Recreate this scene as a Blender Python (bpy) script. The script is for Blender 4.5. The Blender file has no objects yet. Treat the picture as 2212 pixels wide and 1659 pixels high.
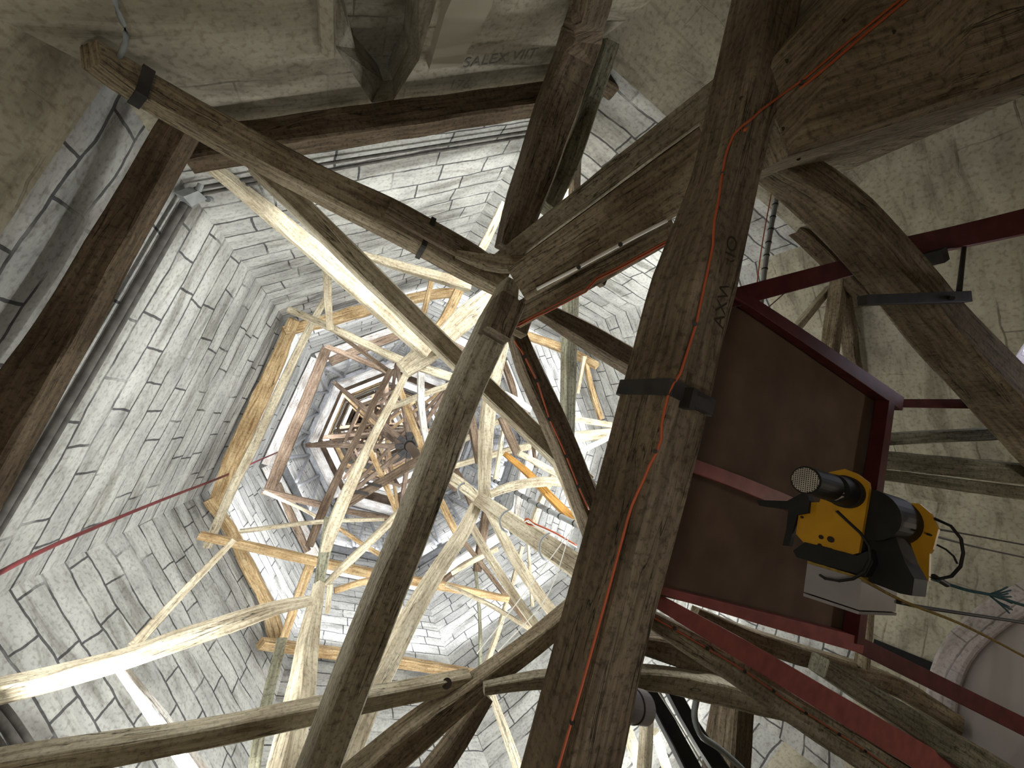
import bpy, bmesh, math, random
import numpy as np
from mathutils import Vector, noise
random.seed(7)
S = bpy.context.scene
COL = S.collection

# ------------------------------------------------------------------ camera
F = 831.0
Rm = np.array([[-0.82989792, 0.39079769, -0.39817912],
               [-0.37468145, -0.91919367, -0.12123039],
               [-0.41338028, 0.04858148, 0.90926156]])      # camera (right, down, forward) -> world
u_, _, v_ = np.linalg.svd(Rm); Rm = u_ @ v_
OX, OY, H0, T = -1.682, -2.493, 4.71, 50.0                  # spire axis, height of springing, height of the spire
cam = bpy.data.cameras.new('camera'); co = bpy.data.objects.new('camera', cam); COL.objects.link(co)
cam.sensor_width = 36; cam.lens = F * 36 / 2212; cam.clip_start = .02; cam.clip_end = 200
from mathutils import Matrix
co.matrix_world = Matrix([[Rm[0][0], -Rm[0][1], -Rm[0][2], 0], [Rm[1][0], -Rm[1][1], -Rm[1][2], 0],
                          [Rm[2][0], -Rm[2][1], -Rm[2][2], 0], [0, 0, 0, 1]])
S.camera = co

# ------------------------------------------------------------------ view, world, lights
S.view_settings.view_transform = 'Standard'; S.view_settings.look = 'None'
S.view_settings.exposure = 1.5; S.view_settings.gamma = 1.0; S.view_settings.use_curve_mapping = False
W = bpy.data.worlds.new('sky'); S.world = W; W.use_nodes = True
W.node_tree.nodes['Background'].inputs[0].default_value = (.82, .86, 1, 1)
W.node_tree.nodes['Background'].inputs[1].default_value = 1.6

CN = [(.4142, 1), (1, .4142), (1, -.4142), (.4142, -1), (-.4142, -1), (-1, -.4142), (-1, .4142), (-.4142, 1)]
def wa(h): return 5 * (1 - (h - H0) / T) if h > H0 else 5.0
def oc(k, h, a=None, inset=0):
    a = (wa(h) if a is None else a) - inset
    return Vector((OX + a * CN[k % 8][0], OY + a * CN[k % 8][1], h))
def lamp(name, loc, power, aim=(0, 0, 1), angle=150, r=.06, col=(1, .98, .93), blend=.6):
    l = bpy.data.lights.new(name, 'SPOT'); l.energy = power; l.color = col; l.shadow_soft_size = r
    l.spot_size = math.radians(angle); l.spot_blend = blend
    o = bpy.data.objects.new(name, l); COL.objects.link(o); o.location = loc
    o.rotation_euler = Vector(aim).to_track_quat('-Z', 'Y').to_euler()
    return o
AX = Vector((OX, OY, 0))
LP = (36, 30, 26, 34, 38)
def inward(p, up):                                          # aim up the spire, leaning to its axis
    d = Vector((OX - p.x, OY - p.y, 0)).normalized(); return (d.x, d.y, up)
def strip(name, k, h, inset, power, length, tilt=.35, col=(1, 1, .95), spread=180):
    a, b = oc(k - 1, h, inset=inset), oc(k, h, inset=inset); c = (a + b) / 2; t = (b - a).normalized()
    l = bpy.data.lights.new(name, 'AREA'); l.shape = 'RECTANGLE'; l.size = length; l.size_y = .07; l.energy = power; l.color = col; l.spread = math.radians(spread)
    o = bpy.data.objects.new(name, l); COL.objects.link(o)
    d = Vector((OX - c.x, OY - c.y, 0)).normalized() * tilt + Vector((0, 0, 1)); z = -d.normalized(); y = z.cross(t).normalized()
    o.matrix_world = Matrix(((t.x, y.x, z.x, c.x), (t.y, y.y, z.y, c.y), (t.z, y.z, z.z, c.z), (0, 0, 0, 1)))
for k in range(8):                                          # light strips lying on the ring beams and timber rings
    strip('light_strip_base', k, 4.26, .42, LP[0] * (1.0, .9, 1.0, 1.1, 2.1, 2.2, 1.9, 1.9)[k], 3.3, 1.0, (1, 1, .95), 157)
    strip('light_strip_middle', k, 9.75, .5, LP[1], 2.6, .3, (.97, .98, 1))
    strip('light_strip_steel', k, 14.7, .34, LP[2], 2.2, .3, (.96, .97, 1))
    strip('light_strip_upper', k, 21.3, .5, LP[3], 1.6, .3, (.97, .97, 1))
    strip('light_strip_top', k, 30.3, .35, LP[4], 1.2, .3, (1, .97, .92))
lamp('fill_lamp', (1.6, 1.0, -1.2), 34, (-.55, -.35, 1), 150, .25, (1, .86, .66))       # added fill below the view, lifts the beam undersides
lamp('fill_lamp', (1.2, -3.0, -1.2), 60, (-1.9, 5.5, 4.5), 58, .2, (1, .97, .9))  # added unseen fill to brighten the north wall
lamp('fill_lamp', (-5.4, -4.6, -1.2), 26, (.5, .5, 1), 150, .25, (1, .88, .72))  # added unseen fill low on the south-west side

# ------------------------------------------------------------------ pixel rays
def ray(x, y):
    d = Rm @ np.array([x - 1106.0, y - 829.5, F]); return Vector(d)
def bp(x, y, h): d = ray(x, y); return d * (h / d.z)
def onplane(x, y, p0, n):
    d = ray(x, y); return d * (p0.dot(n) / d.dot(n))
def wallh(x, y, m=0):
    """height at which the sight line meets the walls, m metres short of them"""
    d = ray(x, y); best = 1e9
    for k, (nx, ny) in enumerate(((0, 1), (.7071, .7071), (1, 0), (.7071, -.7071), (0, -1), (-.7071, -.7071), (-1, 0), (-.7071, .7071))):
        q = d.x * nx + d.y * ny; o = OX * nx + OY * ny
        t = (5 - m + o) / q if q > 1e-6 else 1e9
        if t * d.z > H0 or q <= 1e-6:
            t = (5 - m + o + 5 * H0 / T) / (q + 5 / T * d.z)
            if t <= 0: continue
        if k % 2 and k != 5 and t * d.z < 3.24: continue
        best = min(best, t * d.z)
    return best
def pj(p):
    c = Rm.T @ np.array(p); return np.array([c[0] / c[2] * F + 1106, c[1] / c[2] * F + 829.5])

# ------------------------------------------------------------------ materials
def nt(name):
    m = bpy.data.materials.new(name); m.use_nodes = True
    t = m.node_tree; return m, t, t.nodes, t.links, t.nodes['Principled BSDF']
def ramp(N, stops):
    r = N.new('ShaderNodeValToRGB'); e = r.color_ramp.elements
    while len(e) < len(stops): e.new(.5)
    for i, (p, c) in enumerate(stops):
        e[i].position = p; e[i].color = (*c, 1) if len(c) == 3 else c
    return r
def wood(name, dark, mid, light, spots=.5, rough=.85):
    m, t, N, L, P = nt(name)
    uv = N.new('ShaderNodeTexCoord'); oi = N.new('ShaderNodeObjectInfo')
    add = N.new('ShaderNodeVectorMath'); add.operation = 'ADD'
    mul = N.new('ShaderNodeVectorMath'); mul.operation = 'SCALE'; mul.inputs[0].default_value = (31, 17, 0)
    L.new(oi.outputs['Random'], mul.inputs['Scale']); L.new(uv.outputs['UV'], add.inputs[0]); L.new(mul.outputs[0], add.inputs[1])
    mp = N.new('ShaderNodeMapping'); mp.inputs['Scale'].default_value = (1.1, 14, 1); L.new(add.outputs[0], mp.inputs[0])
    n1 = N.new('ShaderNodeTexNoise'); n1.inputs['Scale'].default_value = 2.0; n1.inputs['Detail'].default_value = 9; n1.inputs['Roughness'].default_value = .62
    n1.inputs['Distortion'].default_value = .5
    L.new(mp.outputs[0], n1.inputs['Vector'])
    r1 = ramp(N, [(.3, dark), (.5, mid), (.72, light)]); L.new(n1.outputs[0], r1.inputs[0])
    # long cracks
    mp2 = N.new('ShaderNodeMapping'); mp2.inputs['Scale'].default_value = (.35, 7, 1); L.new(add.outputs[0], mp2.inputs[0])
    n2 = N.new('ShaderNodeTexNoise'); n2.inputs['Scale'].default_value = 1.6; n2.inputs['Detail'].default_value = 3; n2.inputs['Distortion'].default_value = 1.2
    L.new(mp2.outputs[0], n2.inputs['Vector'])
    sub = N.new('ShaderNodeMath'); sub.operation = 'SUBTRACT'; sub.inputs[1].default_value = .5; L.new(n2.outputs[0], sub.inputs[0])
    ab = N.new('ShaderNodeMath'); ab.operation = 'ABSOLUTE'; L.new(sub.outputs[0], ab.inputs[0])
    r2 = ramp(N, [(0.0, (0, 0, 0)), (.010, (1, 1, 1))]); L.new(ab.outputs[0], r2.inputs[0])
    n4 = N.new('ShaderNodeTexNoise'); n4.inputs['Scale'].default_value = .9; L.new(add.outputs[0], n4.inputs['Vector'])
    r4 = ramp(N, [(.46, (1, 1, 1)), (.54, (0, 0, 0))]); L.new(n4.outputs[0], r4.inputs[0])
    mx0 = N.new('ShaderNodeMath'); mx0.operation = 'MAXIMUM'; L.new(r2.outputs[0], mx0.inputs[0]); L.new(r4.outputs[0], mx0.inputs[1])
    # blotches and specks
    n3 = N.new('ShaderNodeTexNoise'); n3.inputs['Scale'].default_value = 26; n3.inputs['Detail'].default_value = 5; n3.inputs['Roughness'].default_value = .7
    L.new(add.outputs[0], n3.inputs['Vector'])
    r3 = ramp(N, [(.36, (1 - spots, 1 - spots, 1 - spots)), (.5, (1, 1, 1)), (.75, (1.12, 1.1, 1.05))]); L.new(n3.outputs[0], r3.inputs[0])
    n5 = N.new('ShaderNodeTexNoise'); n5.inputs['Scale'].default_value = 1.7; n5.inputs['Detail'].default_value = 3; L.new(add.outputs[0], n5.inputs['Vector'])
    r5 = ramp(N, [(.35, (.68, .64, .60)), (.6, (1.08, 1.08, 1.08))]); L.new(n5.outputs[0], r5.inputs[0])
    a1 = N.new('ShaderNodeMixRGB'); a1.blend_type = 'MULTIPLY'; a1.inputs[0].default_value = 1; L.new(r1.outputs[0], a1.inputs[1]); L.new(r3.outputs[0], a1.inputs[2])
    a2 = N.new('ShaderNodeMixRGB'); a2.blend_type = 'MULTIPLY'; a2.inputs[0].default_value = 1; L.new(a1.outputs[0], a2.inputs[1]); L.new(r5.outputs[0], a2.inputs[2])
    a3 = N.new('ShaderNodeMixRGB'); a3.blend_type = 'MULTIPLY'; a3.inputs[0].default_value = .85; L.new(a2.outputs[0], a3.inputs[1]); L.new(mx0.outputs[0], a3.inputs[2])
    L.new(a3.outputs[0], P.inputs['Base Color']); P.inputs['Roughness'].default_value = rough
    P.inputs['Specular IOR Level'].default_value = .2
    h = N.new('ShaderNodeMath'); h.operation = 'MULTIPLY'; L.new(n1.outputs[0], h.inputs[0]); L.new(mx0.outputs[0], h.inputs[1])
    b = N.new('ShaderNodeBump'); b.inputs['Strength'].default_value = .6; b.inputs['Distance'].default_value = .03
    L.new(h.outputs[0], b.inputs['Height']); L.new(b.outputs[0], P.inputs['Normal'])
    return m
def stone(name, c1, c2, mortar, scale=(1, 1), bw=.72, bh=.33, ms=.014, fade=(.36, .48), stain=.35):
    m, t, N, L, P = nt(name)
    uv = N.new('ShaderNodeTexCoord')
    nd = N.new('ShaderNodeTexNoise'); nd.inputs['Scale'].default_value = 1.3; nd.inputs['Detail'].default_value = 4; L.new(uv.outputs['UV'], nd.inputs['Vector'])
    s = N.new('ShaderNodeVectorMath'); s.operation = 'SUBTRACT'; s.inputs[1].default_value = (.5, .5, .5); L.new(nd.outputs['Color'], s.inputs[0])
    sc = N.new('ShaderNodeVectorMath'); sc.operation = 'SCALE'; sc.inputs['Scale'].default_value = .16; L.new(s.outputs[0], sc.inputs[0])
    ad = N.new('ShaderNodeVectorMath'); ad.operation = 'ADD'; L.new(uv.outputs['UV'], ad.inputs[0]); L.new(sc.outputs[0], ad.inputs[1])
    br = N.new('ShaderNodeTexBrick'); L.new(ad.outputs[0], br.inputs['Vector'])
    br.inputs['Color1'].default_value = (*c1, 1); br.inputs['Color2'].default_value = (*c2, 1); br.inputs['Mortar'].default_value = (*mortar, 1)
    br.inputs['Scale'].default_value = 1; br.inputs['Brick Width'].default_value = bw; br.inputs['Row Height'].default_value = bh
    br.inputs['Mortar Size'].default_value = ms; br.inputs['Mortar Smooth'].default_value = .25
    br.offset = .43; br.squash = 1.5; br.squash_frequency = 3
    # joints fade out in places
    nf = N.new('ShaderNodeTexNoise'); nf.inputs['Scale'].default_value = 1.1; nf.inputs['Detail'].default_value = 3; L.new(uv.outputs['UV'], nf.inputs['Vector'])
    rf = ramp(N, [(fade[0], (0, 0, 0)), (fade[1], (1, 1, 1))]); L.new(nf.outputs[0], rf.inputs[0])
    fm = N.new('ShaderNodeMath'); fm.operation = 'MULTIPLY'; L.new(br.outputs['Fac'], fm.inputs[0]); L.new(rf.outputs[0], fm.inputs[1])
    br2 = N.new('ShaderNodeTexBrick'); L.new(ad.outputs[0], br2.inputs['Vector'])
    for k_, v in (('Color1', c1), ('Color2', c2), ('Mortar', c1)): br2.inputs[k_].default_value = (*v, 1)
    br2.inputs['Scale'].default_value = 1; br2.inputs['Brick Width'].default_value = bw; br2.inputs['Row Height'].default_value = bh; br2.inputs['Mortar Size'].default_value = 0
    br2.offset = .43; br2.squash = 1.5; br2.squash_frequency = 3
    mx = N.new('ShaderNodeMixRGB'); L.new(fm.outputs[0], mx.inputs[0]); L.new(br2.outputs[0], mx.inputs[1]); mx.inputs[2].default_value = (*mortar, 1)
    ns = N.new('ShaderNodeTexNoise'); ns.inputs['Scale'].default_value = 1.6; ns.inputs['Detail'].default_value = 8; ns.inputs['Roughness'].default_value = .7
    L.new(uv.outputs['UV'], ns.inputs['Vector'])
    rs = ramp(N, [(.3, (1 - stain,) * 3), (.5, (.92, .92, .92)), (.7, (1.12, 1.12, 1.1))]); L.new(ns.outputs[0], rs.inputs[0])
    ms_ = N.new('ShaderNodeMapping'); ms_.inputs['Scale'].default_value = (.9, 4.5, 1); ms_.inputs['Rotation'].default_value = (0, 0, .12); L.new(uv.outputs['UV'], ms_.inputs[0])
    n8 = N.new('ShaderNodeTexNoise'); n8.inputs['Scale'].default_value = .9; n8.inputs['Detail'].default_value = 7; n8.inputs['Roughness'].default_value = .66; n8.inputs['Distortion'].default_value = .8
    L.new(ms_.outputs[0], n8.inputs['Vector'])
    r8 = ramp(N, [(.34, (.58, .57, .54)), (.48, (.95, .95, .94)), (.66, (1.1, 1.1, 1.1))]); L.new(n8.outputs[0], r8.inputs[0])
    n6 = N.new('ShaderNodeTexNoise'); n6.inputs['Scale'].default_value = 22; n6.inputs['Detail'].default_value = 4
    L.new(uv.outputs['UV'], n6.inputs['Vector'])
    r6 = ramp(N, [(.33, (.72, .71, .69)), (.5, (1, 1, 1))]); L.new(n6.outputs[0], r6.inputs[0])
    a1 = N.new('ShaderNodeMixRGB'); a1.blend_type = 'MULTIPLY'; a1.inputs[0].default_value = 1; L.new(mx.outputs[0], a1.inputs[1]); L.new(rs.outputs[0], a1.inputs[2])
    a2 = N.new('ShaderNodeMixRGB'); a2.blend_type = 'MULTIPLY'; a2.inputs[0].default_value = 1; L.new(a1.outputs[0], a2.inputs[1]); L.new(r6.outputs[0], a2.inputs[2])
    a8 = N.new('ShaderNodeMixRGB'); a8.blend_type = 'MULTIPLY'; a8.inputs[0].default_value = 1; L.new(a2.outputs[0], a8.inputs[1]); L.new(r8.outputs[0], a8.inputs[2])
    L.new(a8.outputs[0], P.inputs['Base Color']); P.inputs['Roughness'].default_value = .95; P.inputs['Specular IOR Level'].default_value = .1
    inv = N.new('ShaderNodeMath'); inv.operation = 'MULTIPLY_ADD'; L.new(fm.outputs[0], inv.inputs[0]); inv.inputs[1].default_value = -1.2; L.new(ns.outputs[0], inv.inputs[2])
    b = N.new('ShaderNodeBump'); b.inputs['Strength'].default_value = .7; b.inputs['Distance'].default_value = .03
    L.new(inv.outputs[0], b.inputs['Height']); L.new(b.outputs[0], P.inputs['Normal'])
    return m
def plain(name, c, rough=.6, metal=0, var=.25, scale=9, bump=.1, spec=.3):
    m, t, N, L, P = nt(name)
    tc = N.new('ShaderNodeTexCoord'); n = N.new('ShaderNodeTexNoise'); n.inputs['Scale'].default_value = scale; n.inputs['Detail'].default_value = 6
    L.new(tc.outputs['Object'], n.inputs['Vector'])
    r = ramp(N, [(.3, tuple(x * (1 - var) for x in c)), (.7, tuple(min(1, x * (1 + var)) for x in c))]); L.new(n.outputs[0], r.inputs[0])
    L.new(r.outputs[0], P.inputs['Base Color']); P.inputs['Roughness'].default_value = rough; P.inputs['Metallic'].default_value = metal
    P.inputs['Specular IOR Level'].default_value = spec
    b = N.new('ShaderNodeBump'); b.inputs['Strength'].default_value = bump; b.inputs['Distance'].default_value = .01
    L.new(n.outputs[0], b.inputs['Height']); L.new(b.outputs[0], P.inputs['Normal'])
    return m
M = {
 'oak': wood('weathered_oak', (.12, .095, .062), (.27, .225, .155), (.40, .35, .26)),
 'oakd': wood('dark_oak', (.085, .068, .045), (.175, .14, .098), (.27, .22, .16)),
 'pale': wood('pale_oak', (.26, .22, .15), (.50, .45, .34), (.66, .62, .50), .35),
 'white': wood('bleached_board', (.40, .38, .36), (.66, .65, .64), (.82, .81, .80), .3),
 'gold': wood('golden_timber', (.22, .13, .06), (.47, .34, .185), (.66, .54, .36), .35),
 'brown': wood('brown_timber', (.07, .048, .033), (.15, .11, .08), (.24, .19, .14), .35),
 'oakx': wood('shaded_oak', (.055, .04, .024), (.105, .078, .05), (.17, .13, .09)),  # oak copy darkened to carry shade of the ring beams and timber gap
 'varn': wood('varnished_timber', (.20, .09, .02), (.42, .22, .05), (.55, .32, .10), .2, .4),
 'green2': wood('pale_weathered_oak', (.20, .18, .13), (.36, .33, .25), (.50, .47, .38)),
 'green': wood('greyed_oak', (.11, .11, .08), (.23, .23, .17), (.35, .35, .27)),
 'stone': stone('spire_ashlar', (.46, .465, .455), (.37, .375, .37), (.095, .095, .10)),
 'tower': stone('tower_stone', (.42, .395, .32), (.37, .345, .275), (.22, .20, .16), bw=.7, bh=.42, ms=.008, fade=(.5, .62), stain=.3),
 'daylit': stone('daylit_arch_stone', (.42, .38, .38), (.36, .33, .34), (.22, .2, .19), bw=.6, bh=.5, ms=.008, stain=.3),  # stone with the lilac tint of daylight put into its colour
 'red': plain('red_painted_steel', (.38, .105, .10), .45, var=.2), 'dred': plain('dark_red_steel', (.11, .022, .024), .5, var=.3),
 'iron': plain('black_iron', (.03, .028, .026), .6, var=.4, bump=.4), 'steel': plain('grey_painted_steel', (.155, .16, .17), .5),
 'ply': plain('plywood', (.17, .115, .085), .8, var=.25, scale=2.5), 'yellow': plain('yellow_paint', (.62, .33, .02), .4, var=.12),
 'black': plain('black_plastic', (.018, .018, .019), .6, var=.3), 'box': plain('grey_enclosure', (.34, .33, .36), .5, var=.05),
 'pipe': plain('grey_pipe', (.25, .27, .28), .45, var=.15), 'cred': plain('orange_red_cable', (.45, .10, .04), .45, var=.1),
 'cwhite': plain('white_plastic', (.75, .74, .70), .45, var=.05), 'cgrey': plain('grey_cable', (.12, .13, .13), .5, var=.1),
 'rope': plain('yellow_rope', (.34, .24, .06), .9, var=.3, scale=60), 'teal': plain('teal_rope', (.02, .10, .12), .9, var=.3, scale=60),
 'dust': plain('dusty_rubber', (.10, .095, .09), .9, var=.4), 'mark': plain('carved_mark', (.035, .025, .018), .9, var=.2),
 'pencil': plain('pencil_mark', (.17, .165, .15), .9, var=.2), 'grille': plain('fan_grille', (.62, .60, .56), .5, 0),
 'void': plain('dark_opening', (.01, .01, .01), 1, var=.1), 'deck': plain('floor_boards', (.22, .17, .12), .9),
}
gl, t, N_, L_, P_ = nt('window_glass'); P_.inputs['Transmission Weight'].default_value = 1; P_.inputs['Roughness'].default_value = .25; P_.inputs['IOR'].default_value = 1.1
P_.inputs['Base Color'].default_value = (.95, .96, 1, 1); M['glass'] = gl

# ------------------------------------------------------------------ mesh helpers
WL = {}
def mk(name, V, Fs, mat, parent=None, uv=None, label=None, cat=None, group=None, kind=None, smooth=False):
    V = [Vector(v) for v in V]
    c = sum(V, Vector()) / len(V)
    me = bpy.data.meshes.new(name); me.from_pydata([v - c for v in V], [], Fs)
    if uv:
        l = me.uv_layers.new(name='uv')
        for i, lp in enumerate(me.loops): l.data[i].uv = uv[i]
    me.materials.append(M[mat] if isinstance(mat, str) else mat)
    if smooth:
        for p in me.polygons: p.use_smooth = True
    me.validate(); me.update()
    o = bpy.data.objects.new(name, me); COL.objects.link(o); o.location = c
    WL[o.name] = c
    if parent: o.parent = parent; o.location = c - WL.get(parent.name, parent.location)
    tag(o, label, cat, group, kind); return o
def tag(o, label=None, cat=None, group=None, kind=None):
    if label: o['label'] = label
    if cat: o['category'] = cat
    if group: o['group'] = group
    if kind: o['kind'] = kind
def empty(name, loc, label, cat, group=None):
    o = bpy.data.objects.new(name, None); COL.objects.link(o); o.location = loc; o.empty_display_size = .1
    tag(o, label, cat, group); return o
def smoothpath(P, n):
    if len(P) == 2: return [P[0].lerp(P[1], i / n) for i in range(n + 1)]
    out = []; L = [0]
    for a, b in zip(P, P[1:]): L.append(L[-1] + (b - a).length)
    Q = [P[0] * 2 - P[1]] + P + [P[-1] * 2 - P[-2]]
    for i in range(n + 1):
        s = L[-1] * i / n; j = 0
        while j < len(P) - 2 and s > L[j + 1]: j += 1
        t = (s - L[j]) / max(1e-9, L[j + 1] - L[j]); p0, p1, p2, p3 = Q[j:j + 4]
        out.append(.5 * ((2 * p1) + (p2 - p0) * t + (2 * p0 - 5 * p1 + 4 * p2 - p3) * t * t + (3 * p1 - p0 - 3 * p2 + p3) * t ** 3))
    return out
def frame(ax, roll=0, upv=None):
    up = Vector((0, 0, 1)) if upv is None else upv
    if abs(ax.dot(up)) > .985: up = Vector((.8, .6, 0))
    side = ax.cross(up).normalized(); up = side.cross(ax).normalized()
    if roll:
        c, s = math.cos(roll), math.sin(roll); side, up = side * c + up * s, up * c - side * s
    return side, up
TN = [0]
def beam3(name, P, Ws, mat, asp=1.0, roll=0, wob=.03, bev=.10, label=None, cat='timber', group=None, parent=None, upv=None, n=None, seg=None):
    """squared timber through the 3-D points P, with its width (m) at every point"""
    TN[0] += 1; sd = TN[0] * 7.31
    tot = sum((b - a).length for a, b in zip(P, P[1:])); wm = sum(Ws) / len(Ws)
    n = n or max(2, min(46, int(tot / max(.12, wm * .6))))
    C = smoothpath(P, n)
    L = [0]
    for a, b in zip(P, P[1:]): L.append(L[-1] + (b - a).length)
    V, Fs, UV = [], [], []; us = 0; ring_us = []
    pv = None
    for i, c in enumerate(C):
        ax = (C[min(i + 1, n)] - C[max(i - 1, 0)]).normalized()
        side, up = frame(ax, roll, upv)
        s = L[-1] * i / n; j = 0
        while j < len(P) - 2 and s > L[j + 1]: j += 1
        t = (s - L[j]) / max(1e-9, L[j + 1] - L[j]); w = Ws[j] + (Ws[j + 1] - Ws[j]) * t; d = w * asp
        if i: us += (c - C[i - 1]).length
        ring_us.append(us); b = bev
        q = [(-.5 + b, -.5), (.5 - b, -.5), (.5, -.5 + b), (.5, .5 - b), (.5 - b, .5), (-.5 + b, .5), (-.5, .5 - b), (-.5, -.5 + b)]
        for e, (x, y) in enumerate(q):
            k = e // 2
            o1 = noise.noise(Vector((us * 1.1 / max(.15, wm) * .35, sd, k * 5.0))) * wob * 2.2
            o2 = noise.noise(Vector((us * 2.3 / max(.15, wm) * .35 + 9, sd, k * 3.0 + 40))) * wob * 1.4
            V.append(c + side * (x * w * (1 + o1 + o2)) + up * (y * d * (1 + o1 - o2)))
    per = [0]; q8 = q + [q[0]]
    for a, b_ in zip(q8, q8[1:]): per.append(per[-1] + math.hypot((a[0] - b_[0]) * wm, (a[1] - b_[1]) * wm * asp))
    for i in range(n):
        for e in range(8):
            f = (e + 1) % 8
            Fs.append((i * 8 + e, i * 8 + f, (i + 1) * 8 + f, (i + 1) * 8 + e))
            UV += [(ring_us[i], per[e]), (ring_us[i], per[e + 1]), (ring_us[i + 1], per[e + 1]), (ring_us[i + 1], per[e])]
    Fs.append(tuple(range(7, -1, -1))); UV += [(q[e][0] * wm, q[e][1] * wm) for e in range(7, -1, -1)]
    Fs.append(tuple(n * 8 + e for e in range(8))); UV += [(q[e][0] * wm, q[e][1] * wm) for e in range(8)]
    return mk(name, V, Fs, mat, parent, UV, label, None if parent else cat, group)
SZ = []
def tb(label, pts, mat='pale', asp=1.0, name='timber_brace', wob=.03, roll=0, parent=None, cat='timber', group=None, bev=.08, upv=None):
    """timber seen along pts = (x, y, height, seen width); the seen width sets its real size"""
    q = []
    for x, y, h, w in pts:
        m = .5 * w * (ray(x, y).length and h / ray(x, y).z) + .02; q.append((x, y, min(h, wallh(x, y, min(m, .3))), w))
    pts = q; P = [bp(x, y, h) for x, y, h, w in pts]; Ws = []
    for i, (x, y, h, w) in enumerate(pts):
        a = P[max(i - 1, 0)]; b = P[min(i + 1, len(P) - 1)]; ax = (b - a).normalized(); side, up = frame(ax, roll, upv)
        p0 = pj(P[i]); e = .01
        m = pj(P[i] + ax * e) - p0; m = np.array([-m[1], m[0]]) / np.hypot(*m)
        fs = abs((pj(P[i] + side * e) - p0) @ m) / e; fu = abs((pj(P[i] + up * e) - p0) @ m) / e
        Ws.append(w / (fs + asp * fu))
    SZ.append((label[:40], [round(x, 2) for x in Ws]))
    return beam3(name, P, Ws, mat, asp, roll, wob, bev, label, cat, group, parent, upv)
from mathutils.bvhtree import BVHTree
BV = {}
def hit(o, x, y, off=0.0):
    """point on the surface of o that the sight line meets, off metres proud of it"""
    if o.name not in BV: BV[o.name] = BVHTree.FromPolygons([v.co for v in o.data.vertices], [tuple(p.vertices) for p in o.data.polygons])
    d = ray(x, y).normalized(); l, nn, _, _ = BV[o.name].ray_cast(-o.location, d)
    if l is None: return None
    return l + o.location + (nn if nn.dot(d) < 0 else -nn) * off
def hits(o, pts, off, more=(), dense=1):
    out = []
    if dense > 1: pts = [(a[0] + (b[0] - a[0]) * i / dense, a[1] + (b[1] - a[1]) * i / dense) for a, b in zip(pts, pts[1:]) for i in range(dense)] + [pts[-1]]
    for x, y in pts:
        for q in (o,) + tuple(more):
            p = hit(q, x, y, off)
            if p is not None: out.append(p); break
    return out
def tube(name, P, r, mat, parent=None, label=None, cat=None, n=None, seg=8, group=None, closed=False):
    P = [Vector(p) for p in P]; tot = sum((b - a).length for a, b in zip(P, P[1:]))
    n = n or max(len(P) - 1, min(90, int(tot / .06)))
    C = smoothpath(P, n); V, Fs = [], []
    for i, c in enumerate(C):
        ax = (C[min(i + 1, n)] - C[max(i - 1, 0)]).normalized(); s, u = frame(ax)
        for k in range(seg):
            a = 2 * math.pi * k / seg; V.append(c + s * (r * math.cos(a)) + u * (r * math.sin(a)))
    for i in range(n):
        for k in range(seg):
            f = (k + 1) % seg; Fs.append((i * seg + k, i * seg + f, (i + 1) * seg + f, (i + 1) * seg + k))
    Fs.append(tuple(range(seg - 1, -1, -1))); Fs.append(tuple(n * seg + k for k in range(seg)))
    return mk(name, V, Fs, mat, parent, None, label, cat, group, smooth=True)
def cyl(name, a, b, r, mat, parent=None, seg=28, label=None, cat=None, r2=None):
    ax = (b - a).normalized(); s, u = frame(ax); V, Fs = [], []; r2 = r if r2 is None else r2
    for c, rr in ((a, r), (b, r2)):
        for k in range(seg):
            t = 2 * math.pi * k / seg; V.append(c + s * (rr * math.cos(t)) + u * (rr * math.sin(t)))
    for k in range(seg): f = (k + 1) % seg; Fs.append((k, f, seg + f, seg + k))
    Fs.append(tuple(range(seg - 1, -1, -1))); Fs.append(tuple(seg + k for k in range(seg)))
    return mk(name, V, Fs, mat, parent, None, label, cat)
def boxes(name, L, mat, parent=None, label=None, cat=None, **k):
    """list of (centre, ax, side, up, lx, ly, lz) boxes as one mesh"""
    V, Fs = [], []
    for c, ax, s, u, lx, ly, lz in L:
        b = len(V)
        for i in (-.5, .5):
            for j, h in ((-.5, -.5), (.5, -.5), (.5, .5), (-.5, .5)): V.append(c + ax * (i * lx) + s * (j * ly) + u * (h * lz))
        Fs += [(b, b + 3, b + 2, b + 1), (b + 4, b + 5, b + 6, b + 7)] + [(b + j, b + (j + 1) % 4, b + 4 + (j + 1) % 4, b + 4 + j) for j in range(4)]
    return mk(name, V, Fs, mat, parent, None, label, cat, **k)
def slab(name, poly, n, th, mat, parent=None, label=None, cat=None, kind=None):
    """polygon poly (3-D) given thickness th along n"""
    k = len(poly); V = list(poly) + [p + n * th for p in poly]
    Fs = [tuple(range(k)), tuple(range(2 * k - 1, k - 1, -1))] + [(i, k + i, k + (i + 1) % k, (i + 1) % k) for i in range(k)]
    return mk(name, V, Fs, mat, parent, None, label, cat, None, kind)
def strap(parent, a, b, w, mat='iron', grow=1.10, name='iron_strap', asp=1.0, sz=.3, roll=0, upv=None):
    """iron band round a timber between the points a and b on its centre line, the timber sz wide"""
    beam3(name, [a, b], [sz * grow, sz * grow], mat, asp, roll, .005, .05, parent=parent, upv=upv, n=1)
def wallquad(name, pts, mat, label=None, org=None):
    """flat wall piece with metric UVs; pts in order, first edge horizontal"""
    pts = [Vector(p) for p in pts]; U = (pts[1] - pts[0]).normalized(); N = U.cross(pts[2] - pts[0]).normalized(); Vv = N.cross(U)
    o = pts[0] if org is None else Vector(org)
    uv = [((p - o).dot(U), (p - o).dot(Vv)) for p in pts]
    return mk(name, pts, [tuple(range(len(pts)))], mat, None, uv, kind='structure', label=label)
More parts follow.
